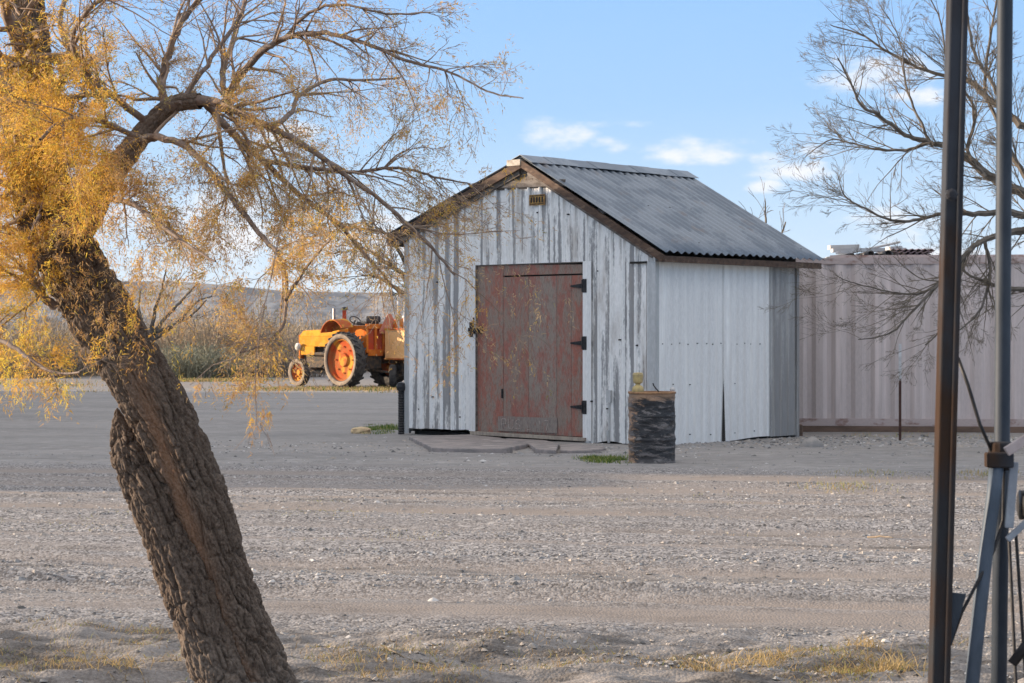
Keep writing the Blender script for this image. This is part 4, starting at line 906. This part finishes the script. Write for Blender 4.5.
a10 = lb([(28,55,6),(14,70,8),(-6,95,8),(-30,110,7)], .2, .2)
a11 = lb([(26,70,6),(12,25,6),(4,-20,6)], -.3, .1)
a12 = lb([(42,292,4.5),(32,275,3.5),(31,255,3),(22,235,2.5),(5,228,2),(-20,230,1.5)], .2, .0)
a13 = lb([(55,306,5),(38,292,4),(31,270,3.6),(30,240,2.8),(40,215,2)], -.2, -.1)
a14 = lb([(150,125,4),(118,100,3.2),(92,80,3),(72,42,2.6),(88,10,2),(120,-10,1.6)], -.6, -.2)
a15 = lb([(140,138,3),(112,126,2.8),(84,118,2.4),(60,122,2),(40,140,1.6)], -.5, -.4)
a16 = lb([(232,110,3.5),(222,75,3),(235,35,2.6),(246,-5,2)], .7, -.2)
a17 = lb([(270,128,3),(292,112,2.5),(300,95,2.1),(330,80,1.8),(366,80,1.4),(400,78,1)], .8, -.3)
a18 = lb([(180,104,3),(210,60,2.4),(240,15,2),(250,-20,1.6)], .2, -.3)
a19 = lb([(90,205,4),(110,200,3),(135,205,2.2),(170,232,1.8),(215,262,1.2)], -1.0, -.2)
a20 = lb([(-30,330,3),(10,345,2.4),(50,372,1.6),(80,372,1)], -.5, -1)
for l, n, L in ((a1,26,.42),(a2,16,.4),(a3,30,.30),(a4,14,.25),(a5,22,.38),(a6,18,.30),(a7,18,.36),(a8,6,.22),(a9,12,.4),(a10,10,.4),(a11,10,.4),(a12,8,.3),(a13,6,.25),(a14,16,.4),(a15,10,.3),(a16,14,.35),(a17,16,.32),(a18,12,.35),(a19,14,.26),(a20,6,.14)):
    gr.dress(l, n, L, 2, a0=.08, wander=.35, grav=-.03, kids=(2,5), ang=.7, lf=.6, mi=1, rmin=.0009)
gr.dress([(Vector(p), .05) for p in [at(45,200,TY-.15),at(36,160,TY-.1),at(28,110,TY-.1),at(28,60,TY),at(30,10,TY)]], 30, .35, 2, a0=0, wander=.5, grav=-.03, kids=(2,5), ang=1.2, mi=1)
gr.mb.build('branch', [M_twig, M_twig2], tree, True)

# feathery foliage
L_gold = leafmat('golden_leaf', (.64,.36,.06), (.74,.47,.10), .5); L_yel = leafmat('yellow_leaf', (.74,.56,.09), (.66,.50,.10), .5)
L_tan = leafmat('tan_leaf', (.46,.32,.17), (.56,.40,.22), .4); L_orange = leafmat('orange_brown_leaf', (.46,.26,.10), (.54,.33,.14), .45); L_olive = leafmat('olive_leaf', (.24,.22,.06), (.30,.25,.09), .45)
LEAF = [L_gold, L_yel, L_tan, L_orange, L_olive]
class Leaves:
    def __init__(s, seed): s.rs = np.random.RandomState(seed); s.V = []; s.M = []
    def spray(s, p, d, L, n, mi, w=.0022, nl=.02, spread=.028):
        rs = s.rs; t = rs.uniform(0, 1, n); d = np.array(d, float); d /= np.linalg.norm(d)+1e-9
        droop = np.array([0,0,-1.0]); ax = np.array(p)[None]+d[None]*(t*L)[:,None]+droop[None]*(t**2*L*.35)[:,None]+rs.normal(0, spread, (n, 3))*(.5+.8*t[:,None])
        nd = d[None]+rs.normal(0, .75, (n, 3))+droop[None]*.3; nd /= np.linalg.norm(nd, axis=1)[:,None]
        sd = np.cross(nd, rs.normal(0, 1, (n, 3))); sd /= np.linalg.norm(sd, axis=1)[:,None]+1e-9
        ln = nl*rs.uniform(.5, 1.5, (n, 1)); ww = w*rs.uniform(.6, 1.3, (n, 1))
        s.V.append(np.stack([ax-sd*ww, ax+sd*ww, ax+nd*ln+sd*ww*.2, ax+nd*ln-sd*ww*.2], 1).reshape(-1, 3)); s.M.append(np.where(rs.uniform(0,1,n) < .82, mi, rs.randint(0, 4, n)))
    def build(s, name, parent, off):
        V = np.concatenate(s.V)-np.array(off); k = len(V)//4
        return np_mesh(name, V, np.arange(k*4).reshape(-1, 4), LEAF, parent, midx=np.concatenate(s.M))
lv = Leaves(3); rr_ = random.Random(8)
def pxof(p): return 512+p.x/p.y*F, HOR-(p.z-EYE)/p.y*F
for lvl, pts, L in gr.pts:
    x, y = pxof(pts[0])
    if x > 560 or (270 < x < 410 and y > 285) or (88 < x < 245 and y > 318) or (x < 90 and y > 385): continue
    left = max(0, min(1, (150-x)/90)); mid = max(0, min(1, (430-x)/150)); low = max(0, min(1, (y-20)/120))
    pr = .26+.42*mid*low+.12*left
    clump = float(noise(x*.018, y*.018, 0, 77)); pr *= max(.25, .8+1.0*clump)
    if lvl == 2: pr *= .4
    for k in range(1, len(pts)):
        if rr_.random() > pr: continue
        u = rr_.random()
        if left > .4: mi = 0 if u < .5 else 1 if u < .65 else 3 if u < .93 else 4
        else: mi = 2 if u < .55 else 3 if u < .82 else 0 if u < .92 else 4
        d = pts[k]-pts[k-1]; n = int(8+11*mid*low+6*left)
        lv.spray(pts[k], list(d), .06+.07*rr_.random(), n, mi, spread=.006+.006*mid*low+.005*left, nl=.014+.004*left, w=.0017)
def clumps(cx, cy, n, sx, sy, mis, dY=(-.7,-.25), ln=.11, nn=60, sd=.02):
    for _ in range(n):
        x = rr_.gauss(cx, sx); y = rr_.gauss(cy, sy); Y = TY+rr_.uniform(*dY)
        lv.spray(at(x, y, Y), (rr_.gauss(0,.5), rr_.gauss(0,.5), -1 if rr_.random() < .75 else .4), 1.15*ln*rr_.uniform(.5, 1.4), int(nn*.62), rr_.choice(mis), spread=sd*.45, w=.0017, nl=.017)
G, Ye, Tn_, Or, Ol = 0, 1, 2, 3, 4
clumps(30,95,11,30,55,[G,G,Ye,Or,G],dY=(-.5,.9)); clumps(45,200,8,40,36,[Or,G,Tn_],dY=(-.5,.7)); clumps(10,210,5,12,30,[G,Tn_],dY=(-.3,.8)); clumps(90,130,7,32,38,[G,Ye,Ol,Tn_],dY=(-.5,.8)); clumps(118,78,14,22,16,[Ye,G,Ol])
clumps(100,185,8,34,30,[Or,Tn_,G],dY=(-.5,.7)); clumps(46,252,3,3,5,[G],sd=.028); clumps(75,268,6,7,14,[Or]); clumps(105,262,9,18,26,[Or,Tn_,Tn_]); clumps(70,292,6,16,18,[Or]); clumps(110,310,9,12,14,[Tn_,Or],sd=.02)
clumps(148,250,18,16,28,[G,Ye,Or]); clumps(160,300,5,5,12,[Ye,G]); clumps(170,215,14,26,20,[Tn_,Or]); clumps(140,288,8,8,14,[G,Or])
clumps(8,330,6,8,14,[G,Ye]); clumps(12,352,14,12,16,[Ye,G]); clumps(32,320,9,10,14,[Ye,G]); clumps(20,372,7,6,6,[Ye]); clumps(42,270,10,8,26,[Ye,Tn_]); clumps(172,338,2,5,3,[Ye]); clumps(60,360,5,16,10,[Ye,Tn_])
clumps(200,160,18,30,25,[Tn_,Or]); clumps(150,190,16,26,24,[Tn_,Or,Tn_]); clumps(230,245,14,34,22,[Tn_,Or]); clumps(420,235,10,24,16,[Tn_,Or],nn=34); clumps(350,200,14,34,20,[Tn_,Or],nn=40); clumps(120,330,9,14,16,[Or,Tn_]); clumps(80,235,10,22,16,[Or,Tn_]); clumps(145,270,10,16,26,[G,Or]); clumps(245,200,16,35,26,[Tn_,Or,Tn_]); clumps(300,215,14,40,26,[Tn_,Or]); clumps(245,290,6,8,16,[Tn_]); clumps(285,275,4,22,12,[Tn_,Or],nn=40); clumps(325,235,7,22,16,[Or,Tn_]); clumps(345,225,12,26,18,[Tn_,Or]); clumps(282,350,5,20,10,[Tn_])
clumps(385,245,8,14,10,[Or,G],nn=50); clumps(440,210,5,12,8,[Or,G],nn=40); clumps(470,175,3,8,6,[Tn_,Or],nn=40); clumps(515,172,4,7,6,[Tn_,G],nn=40); clumps(425,265,7,14,16,[Tn_],nn=30); clumps(472,285,6,5,14,[G,Or],nn=70); clumps(455,255,5,12,10,[Tn_,Or],nn=40)
clumps(458,332,3,5,4,[Or],nn=60); clumps(535,285,9,14,16,[Tn_],nn=26,sd=.03); clumps(540,308,3,5,16,[Tn_],nn=20,sd=.03); clumps(388,285,3,9,12,[Or,Tn_]); clumps(396,305,2,4,6,[G,Or]); clumps(385,205,8,20,20,[Tn_,Or],nn=40); clumps(330,130,8,30,20,[Tn_],nn=30); clumps(310,180,12,40,14,[G,Or,Tn_],nn=34)
# unseen leaf clumps added beyond the left edge to shade the trunk
for bx_, by_ in ((-230,300),(-330,200),(-180,120)):
    clumps(bx_, by_, 26, 45, 50, [G,Ye,Or,Ol], dY=(-.3,.5), ln=.2, nn=90, sd=.05)
lv.build('foliage', tree, T0)

# a nearer low spray of the same kind of leaves, out of focus
t2 = empty('leaf_spray', at(255, 300, 5.2)); tag(t2, 'thin drooping twig with orange leaf tufts hanging before the left yard', 'twig')
g2 = Grow(5, t2.location); l1 = g2.limb([(298,120,.7),(283,215,.65),(266,300,.6),(256,360,.5),(256,425,.4)], 5.2, -.1); l2 = g2.limb([(266,300,.5),(240,352,.45),(212,366,.4),(190,385,.3)], 5.2, .1); l3 = g2.limb([(260,335,.5),(278,352,.4),(300,366,.3)], 5.2, .1)
for l in (l1, l2, l3): g2.dress(l, 7, .1, 1, wander=.4, grav=-.05, kids=(1,3), rmin=.0006)
g2.mb.build('stem', M_twig, t2); lv = Leaves(9)
for x, y, n in ((256,398,3),(257,420,4),(262,408,2),(203,385,2),(215,378,2),(232,382,1),(260,372,2),(285,384,2),(236,355,2),(276,350,2)):
    for _ in range(n): lv.spray(at(x+rr_.gauss(0,4), y+rr_.gauss(0,5), 5.2), (0,0,-1), .03, 24, Or if rr_.random() < .7 else G, spread=.007, w=.0012, nl=.012)
for x, y, n in ((68,388,4),(40,382,3),(30,375,2)):
    for _ in range(n): lv.spray(at(x+rr_.gauss(0,5), y+rr_.gauss(0,5), 5.4), (0,0,-1), .03, 24, Ye if x==68 else Or, spread=.008, w=.0012, nl=.012)
lv.build('foliage', t2, t2.location)

# ------------------------------------------------------------------ bare trees
M_bare = two('bare_branch_bark', (.085,.07,.055), (.14,.12,.10), 6, bump=.3); M_bare2 = two('sandy_twig_bark', (.17,.135,.095), (.13,.105,.08), 6, bump=.1)
def bare(name, base, label, limbs, Yb, trunkpts, L, n, lvl, seed, rmin, flat=1, lf=.6, mats=(M_bare, M_bare2), kids=(3,6), wander=.3, grav=.012, group=None, hwk=1):
    t = empty(name, base); tag(t, label, 'tree', group); g_ = Grow(seed, t.location, 5)
    mbt = MB(); mbt.tube([Vector(p)-t.location for p, r in trunkpts], [r for p, r in trunkpts], 14); mbt.build('trunk', mats[0], t, True)
    for px, dY, off in limbs:
        l = g_.limb([(a, b, c*hwk) for a, b, c in px], Yb, dY, off=off); ln = sum((l[i+1][0]-l[i][0]).length for i in range(len(l)-1)); g_.dress(l, int(n*ln), L, lvl, a0=.06, rcap=.010, wander=wander, grav=grav, kids=kids, ang=.55, lf=lf, mi=1, rmin=rmin, flat=flat)
    g_.mb.build('branch', list(mats), t); return t
BY = 27.0
tb_ = at(1085, 0, BY); tb_.z = 0
trp = [((tb_.x, BY, -.1), .34), ((tb_.x-.05, BY, 1.0), .27), ((tb_.x-.15, BY, 2.2), .23), ((tb_.x-.1, BY, 3.2), .2), ((tb_.x, BY, 4.6), .15), ((tb_.x+.1, BY, 6), .1)]
bare('bare_tree', tb_, 'big leafless tree at the right edge spreading fine branches over the pink container', [
 ([(1075,225,11),(1045,205,9),(1020,192,8),(990,176,7),(960,152,6),(930,143,4.5),(905,135,3.6),(880,116,3),(862,106,2.4),(850,82,1.6),(838,58,1)], -1, 0),
 ([(1075,180,9),(1040,140,7),(1010,115,6),(985,95,5),(968,80,4),(945,76,3),(915,66,2.4),(885,50,2),(862,35,1.5),(830,25,.8)], .8, 0),
 ([(930,143,3),(905,150,2.4),(875,149,2),(850,143,1.5),(830,140,1),(805,157,.6)], .5, -.6),
 ([(1075,235,9),(1040,222,7),(1010,213,6),(975,214,4.5),(945,213,3.4),(915,220,2.6),(890,220,2.2),(865,208,1.6),(845,196,1.1),(838,175,.6)], -1, -.4),
 ([(1075,230,9),(1045,228,8),(1020,231,7),(1000,235,5.5),(980,242,4.5),(965,256,3.6),(948,275,2.8),(930,292,2.2),(912,312,1.8),(890,333,1.3),(858,340,.8)], -1.4, -1),
 ([(948,275,2.4),(925,292,2),(905,294,1.6),(878,289,1.2),(850,282,.9),(835,275,.5)], -.6, -1.8),
 ([(1075,270,7),(1040,286,6),(1018,290,4.5),(995,285,3),(970,275,2),(950,260,1.2)], -.8, -1),
 ([(1010,115,4),(990,80,3.2),(975,55,2.6),(968,20,2),(960,-20,1.5)], .5, 0),
 ([(1045,205,6),(1015,160,4.6),(1000,125,3.6),(985,90,3),(990,40,2.2),(1000,-20,1.5)], 1.0, 0),
 ([(985,176,4),(968,150,3),(975,110,2.4),(950,70,1.8),(940,20,1.2),(925,-10,.8)], -.5, -.6),
 ([(930,143,2.6),(915,110,2),(905,80,1.6),(900,40,1),(880,5,.7)], .6, -.4),
 ([(985,240,3),(990,275,2.4),(980,310,1.8),(960,330,1.2)], -.5, -1.2),
 ([(965,256,2.6),(955,290,2),(950,320,1.4),(925,345,.9)], .2, -1.4)],
 BY, trp, .8, 8.0, 3, 21, .0016, flat=.7, kids=(2,5), wander=.2, grav=.012, lf=.6, hwk=.62)
TYb = 40.0; q = at(420, 0, TYb); q.z = 0
bare('bare_tree', q, 'leafless tree whose dark branches show behind the left eave of the shed', [
 ([(440,290,5),(415,285,3.5),(400,272,2.6),(385,262,2),(372,252,1.2),(355,246,.7)], 0, 0),
 ([(430,330,4),(412,300,3),(396,288,2.2),(380,278,1.6),(362,275,1)], .5, 0),([(425,300,3),(405,262,2.2),(392,240,1.4),(378,228,.8)], -.5, 0)],
 TYb, [((q.x, TYb, -.1), .2), ((q.x+.1, TYb, 1.5), .15), ((q.x+.25, TYb, 2.6), .1)], .7, 5, 2, 22, .006)
TYc = 82.0; q = at(152, 0, TYc); q.z = gz(q.x, TYc)
bare('bare_tree', q, 'spreading leafless shrub tree rising out of the brush right of the leaning trunk', [
 ([(152,335,3),(165,318,2),(180,302,1.4),(196,285,.8)], 1, 0),([(150,338,3),(155,310,1.8),(162,290,1.2),(166,268,.7)], -1, 0),([(152,340,3),(175,325,1.6),(195,303,1.1),(212,296,.6)], .5, 0),([(150,345,2),(140,315,1.4),(140,290,.8)], 0, 0),([(156,332,2),(188,318,1.2),(206,300,.6)], -1, 0)],
 TYc, [((q.x, TYc, q.z-.1), .16), ((q.x, TYc, 1.2), .12), (tuple(at(152,333,TYc)), .09)], 1.0, 2.5, 1, 23, .010, kids=(1,3))
TYd = 60.0; q = at(768, 0, TYd); q.z = 0
bare('bare_tree', q, 'faint pale leafless treetop rising behind the shed roof right of the ridge', [
 ([(770,290,3),(768,250,2),(766,225,1.2),(765,200,.5)], 0, 0),([(770,270,2),(760,240,1.2),(752,222,.6)], 0, 0),([(770,275,2),(778,245,1.2),(786,222,.6)], 0, 0)],
 TYd, [((q.x, TYd, -.1), .16), ((q.x, TYd, 2.8), .09)], .8, 2.5, 1, 24, .007, mats=(M_bare2, M_bare2), kids=(1,3))

# ------------------------------------------------------------------ brush belt
BM = [two('tan_brush_stem', (.40,.30,.19), (.31,.24,.16), 2, bump=0), two('grey_brush_stem', (.26,.215,.18), (.20,.165,.14), 2, bump=0), two('olive_brush_stem', (.27,.26,.17), (.22,.21,.15), 2, bump=0), two('dark_brush_stem', (.13,.10,.08), (.17,.14,.11), 2, bump=0)]
def brush(seed, w, h, n, mi, arch=.5):
    rs = np.random.RandomState(seed); k = 6; a = rs.uniform(0, 2*np.pi, n); rr = np.sqrt(rs.uniform(0, 1, n))*w*.42; bx, by = rr*np.cos(a), rr*np.sin(a)
    out = a+rs.normal(0, .7, n); hh = h*rs.uniform(.35, 1.05, n)*(1-.35*(rr/(w*.42))**2); reach = w*.38*rs.uniform(.1, 1, n)
    t = np.linspace(0, 1, k)[None,:]; cur = rs.normal(0, .3, (n, 1))
    x = bx[:,None]+np.cos(out)[:,None]*reach[:,None]*t**1.6+cur*t**2*.5; y = by[:,None]+np.sin(out)[:,None]*reach[:,None]*t**1.6+rs.normal(0,.3,(n,1))*t**2*.4
    z = hh[:,None]*(t-arch*.35*t**3*rs.uniform(0,1,(n,1)))
    x = x+rs.normal(0, .05, (n, k))*t; z = z+rs.normal(0, .04, (n, k))*t; z[:,0] = -.05
    P = np.stack([x, y, z], -1); wd = .020*rs.uniform(.5, 1.5, (n,1))*(1-.75*t); sa = rs.uniform(0, np.pi, n); sd = np.stack([np.cos(sa), np.sin(sa), 0*sa], -1)[:,None,:]*wd[:,:,None]
    V = np.stack([P-sd, P+sd], 2).reshape(-1, 3); idx = (np.arange(n)[:,None]*k+np.arange(k-1)[None,:])*2
    Fc = np.stack([idx, idx+1, idx+3, idx+2], -1).reshape(-1, 4); m = np.repeat(np.where(rs.uniform(0,1,n) < .75, mi, rs.randint(0, 4, n)), k-1)
    # fine side twigs
    j = rs.randint(0, n, n*5); tt = rs.randint(2, k, n*5); o = P[j, tt]; dd = rs.normal(0, 1, (n*5, 3)); dd[:,2] = np.abs(dd[:,2])*.8+.2; dd /= np.linalg.norm(dd, axis=1)[:,None]; ll = rs.uniform(.12, .42, (n*5,1))
    s2 = np.cross(dd, rs.normal(0,1,(n*5,3))); s2 /= np.linalg.norm(s2, axis=1)[:,None]; s2 *= .012
    V2 = np.stack([o-s2, o+s2, o+dd*ll+s2*.3, o+dd*ll-s2*.3], 1).reshape(-1, 3); F2_ = np.arange(len(V2)).reshape(-1, 4)+len(V)
    return np.concatenate([V, V2]), np.concatenate([Fc, F2_]), np.concatenate([m, np.repeat(mi, n*5)])
protos = []
for sd, w, h, n, mi in ((1,4.2,2.6,330,0),(2,3.6,2.9,280,0),(3,4.6,2.2,330,1),(4,3.2,3.2,260,1),(5,3.4,1.4,420,2),(6,4.4,2.0,330,3),(7,5.0,2.8,360,0)):
    V, Fc, m = brush(sd, w, h, n, mi); me = np_mesh('bush', V, Fc, BM, midx=m); protos.append(me)
kinds = ['tan twiggy bush', 'tall tan upright bush', 'grey twiggy bush', 'tall grey thin bush', 'low rounded olive bush', 'low dark bush', 'wide pale tan bush']
used_p = set()
def bush(k, px, Y, sc, label, group='bushes in the brush belt behind the yard'):
    src = protos[k]
    if k in used_p: o = src.copy(); COL.objects.link(o)
    else: o = src; used_p.add(k)
    x = (px-512)/F*Y; o.location = (x, Y, gz(x, Y)-.02); o.rotation_euler = (0,0,rr_.uniform(0, 6.28)); o.scale = (sc, sc, sc*rr_.uniform(.9,1.1))
    return tag(o, label, 'bush', group)
# front row, told apart by what they stand beside
bush(4, 182, 76, 1.0, 'low olive bush just right of the leaning trunk before the brush'); bush(4, 205, 77, 1.1, 'rounded pale olive bush between the leaning trunk and the front tractor wheel')
bush(0, 205, 86, 1.15, 'tan bush with dense crown above the rounded olive bush'); bush(1, 222, 84, 1.05, 'tall tan bush left of centre between trunk and tractor'); bush(3, 248, 85, .95, 'tall grey upright bush midway between trunk and tractor')
bush(2, 275, 84, 1.0, 'grey bush behind the front wheel of the tractor'); bush(5, 262, 80, .75, 'low dark bush left of the tractor front wheel'); bush(6, 300, 88, .95, 'wide tan bush behind the tractor hood'); bush(5, 292, 78, .7, 'low dark bush directly left of the tractor hood')
bush(0, 20, 80, 1.05, 'tan bush at the left edge of the photo'); bush(6, 58, 82, 1.0, 'wide tan bush left of the leaning trunk'); bush(5, 40, 78, .8, 'low dark bush between the left edge and the leaning trunk'); bush(2, 85, 84, 1.0, 'grey bush half hidden by the leaning trunk'); bush(1, 110, 86, 1.0, 'tall tan bush hidden mostly by the leaning trunk')
bush(2, 160, 88, .9, 'grey bush below the spreading leafless shrub tree'); bush(6, 345, 90, .9, 'wide tan bush above the big tractor wheel'); bush(3, 380, 92, .9, 'thin grey bush beyond the trailer')
bush(5, 325, 86, .8, 'low dark bush behind the tractor belly'); bush(5, 225, 79, .45, 'smallest dark bush right of the olive bushes')
for i in range(46):
    px = rr_.uniform(-60, 420); Y = rr_.uniform(92, 150); k = rr_.choice([0,1,2,3,6,6,2])
    bush(k, px, Y, rr_.uniform(.8, 1.15), ['hazy tan twiggy bush massed deep in the brush belt','tall pale upright bush massed deep in the brush belt','dull grey twiggy bush massed deep in the brush belt','thin tall grey bush massed deep in the brush belt','','','wide spreading tan bush massed deep in the brush belt'][k], 'far bushes massed in the brush belt')
for k, o in enumerate(protos):
    if k not in used_p: bpy.data.objects.remove(o)

# ------------------------------------------------------------------ steel frame at the right edge, close to the camera
FY = 4.6
M_rustpost = two('rusted_steel_post', (.045,.027,.018), (.032,.033,.036), 5, (1,1,.4), rough=.95, metal=0, spec=.08, bump=.3, c3=(.05,.055,.065), s3=3, a3=.45, b3=.6)
M_bluesteel = two('dark_blue_grey_pipe', (.025,.034,.047), (.045,.056,.072), 5, (1,1,.4), rough=.6, metal=.1, bump=.15, c3=(.11,.085,.07), s3=7, a3=.62, b3=.7)
M_bluelight = two('worn_blue_grey_pipe', (.09,.115,.15), (.06,.08,.105), 6, (1,1,.5), rough=.55, metal=.1, bump=.2)
fr = empty('pipe_frame', at(975, 337, FY)*1.0); fr.location.z = 0; tag(fr, 'tall rusty steel pipe frame with braces standing close at the right edge', 'pipe frame'); FO = fr.location
def fp(x, y, d=0.0): return at(x, y, FY+d)-FO
def toz(x0, y0, x1, y1, z, d=0.0):  # continue the line down/up to height z
    a, b = fp(x0,y0,d), fp(x1,y1,d); t = (z-a.z)/(b.z-a.z); return a+(b-a)*t
mb = MB(); a, b = toz(956.5,0,938,683,3.2), toz(956.5,0,938,683,0)
mb.bar(a, b, .038, .05, up=(0,1,0)); mb.bar(a+Vector((.014,-.026,0)), b+Vector((.015,-.026,0)), .014, .012, up=(0,1,0)); mb.build('square_post', M_rustpost, fr, bevel=.004)
mb = MB(); c = fp(947,196)+Vector((0,-.045,0)); mb.lathe([(0,.0),(.014,0),(.014,.008),(.008,.012),(0,.013)], 8, Matrix.Translation(c)@Matrix.Rotation(R(90),4,'X')); c = fp(940,560)+Vector((0,-.045,0)); mb.build('bolt', M_rustpost, fr)
mb = MB(); mb.tube([toz(1005,0,998,683,3.2,.1), fp(1005,0,.1), fp(1002,440,.1), toz(1005,0,998,683,0,.1)], .0185, 16); mb.build('round_post', M_bluesteel, fr, True)
mb = MB(); mb.tube([fp(997,462,.02), fp(993,500,.02), fp(985,560,.02), toz(993,500,973,683,0,.02)], .0165, 14); mb.build('brace', M_bluelight, fr, True)
mb = MB(); mb.bar(toz(956.5,0,938,683,3.1)+Vector((-.05,0,0)), toz(956.5,0,938,683,3.1)+Vector((.9,.1,0)), .05, .05); mb.build('top_rail', M_rustpost, fr)
mb = MB(); mb.tube([fp(1000,442,.06), fp(1000,470,.06)], .027, 14); mb.box(fp(988,468,.0), fp(1010,452,.04)); mb.build('clamp', M_rustpost, fr, bevel=.004)
mb = MB(); mb.prism([(fp(948,592).x, fp(948,592).z),(fp(966,594).x, fp(966,594).z),(fp(948,655).x, fp(948,655).z)], -.004, .004, 0, Matrix(((1,0,0,0),(0,0,1,0),(0,1,0,0),(0,0,0,1)))); mb.build('gusset', M_bluesteel, fr)
mb = MB(); mb.tube([fp(958,358,.05), fp(968,385,.05), fp(980,425,.05), fp(995,458,.05)], .0045, 6); mb.tube([fp(1004,470,.05), fp(1003,520,.04), fp(994,550,.02), fp(976,585,.0), fp(962,612,0), fp(950,645,0)], .004, 6); mb.build('cable', M_black, fr, True)
M_bracket = two('pale_pinkish_bracket', (.40,.34,.33), (.30,.24,.22), 8, bump=.2)
mb = MB(); mb.bar(fp(1006,452,-.02), fp(1050,424,-.02), .012, .022); mb.build('bracket', M_bracket, fr, bevel=.002)
mb = MB(); mb.bar(fp(1014,462,.02), fp(1009,528,.02), .020, .01, up=(0,1,0)); mb.bar(fp(1007,540,.02), fp(1050,500,.02), .012, .014); mb.build('arm', two('pale_blue_grey_steel', (.30,.33,.36), (.22,.24,.27), 7), fr, bevel=.002)
for x0, x1 in ((1009,1016),(1016,1026)):
    mb = MB(); mb.tube([fp(x0,535,.05), toz(x0,535,x1,683,0,.05)], .004, 6); mb.build('rod', M_black, fr)
mb = MB(); mb.tube([fp(1020,505,.1), fp(1055,505,.1)], .035, 14); mb.build('roller', M_black, fr, True)
mb = MB(); mb.tube([fp(1012,664,.0), fp(1060,600,.0)], .012, 8); mb.build('crossbar', M_black, fr, True)

# ------------------------------------------------------------------ unseen building added left of the frame to cast shade across the yard
bn0 = Vector((-14.5, 28.2, 0)); bn1 = Vector((-18.6, 59.5, 0)); dv_ = bn1-bn0; ln_ = dv_.length; an = math.atan2(dv_.y, dv_.x)
shade_barn = empty('shade_barn', bn0, an); tag(shade_barn, 'unseen long grey metal building added left of the yard to cast shade', 'shade_barn')
mb = MB(); mb.box((0,0,-.1),(ln_,9,5.2)); mb.build('wall', M_sidedark, shade_barn)
mb = MB(); mb.add([(-.3,-.4,5.05),(ln_+.3,-.4,5.05),(ln_+.3,4.5,7.4),(-.3,4.5,7.4),(-.3,9.4,5.05),(ln_+.3,9.4,5.05)], [(0,1,2,3),(3,2,5,4)]); o = mb.build('roof', M_roof, shade_barn); o.modifiers.new('s','SOLIDIFY').thickness = .05
mb = MB(); mb.add([(0,0,5.2),(0,9,5.2),(0,4.5,7.35)], [(0,1,2)]); mb.add([(ln_,0,5.2),(ln_,9,5.2),(ln_,4.5,7.35)], [(0,1,2)]); mb.build('gable', M_sidedark, shade_barn)
mb = MB(); mb.box((5,-.04,0),(8.5,0,3.4)); mb.build('door', M_wood, shade_barn)
mb = MB(); mb.box((-4.6,.2,-.1),(-.01,6,2.75)); mb.build('shade_lean_to', M_sidedark, shade_barn)  # low part of the added shade caster, keeps shade off the drum top

# ------------------------------------------------------------------ air
hz = bpy.data.materials.new('air_haze'); hz.use_nodes = True; ht = hz.node_tree; ht.nodes.clear(); ho = ht.nodes.new('ShaderNodeOutputMaterial'); hv_ = ht.nodes.new('ShaderNodeVolumePrincipled')
hv_.inputs['Color'].default_value = (.72,.80,.92,1); hv_.inputs['Density'].default_value = .00006; hv_.inputs['Anisotropy'].default_value = .2
ht.links.new(hv_.outputs[0], ho.inputs['Volume'])
mb = MB(); mb.box((-2600,-60,-6),(2600,3900,110)); hb = mb.build('haze', hz); tag(hb, kind='stuff', label='thin bluish haze in the air towards the far mesa', cat='haze')
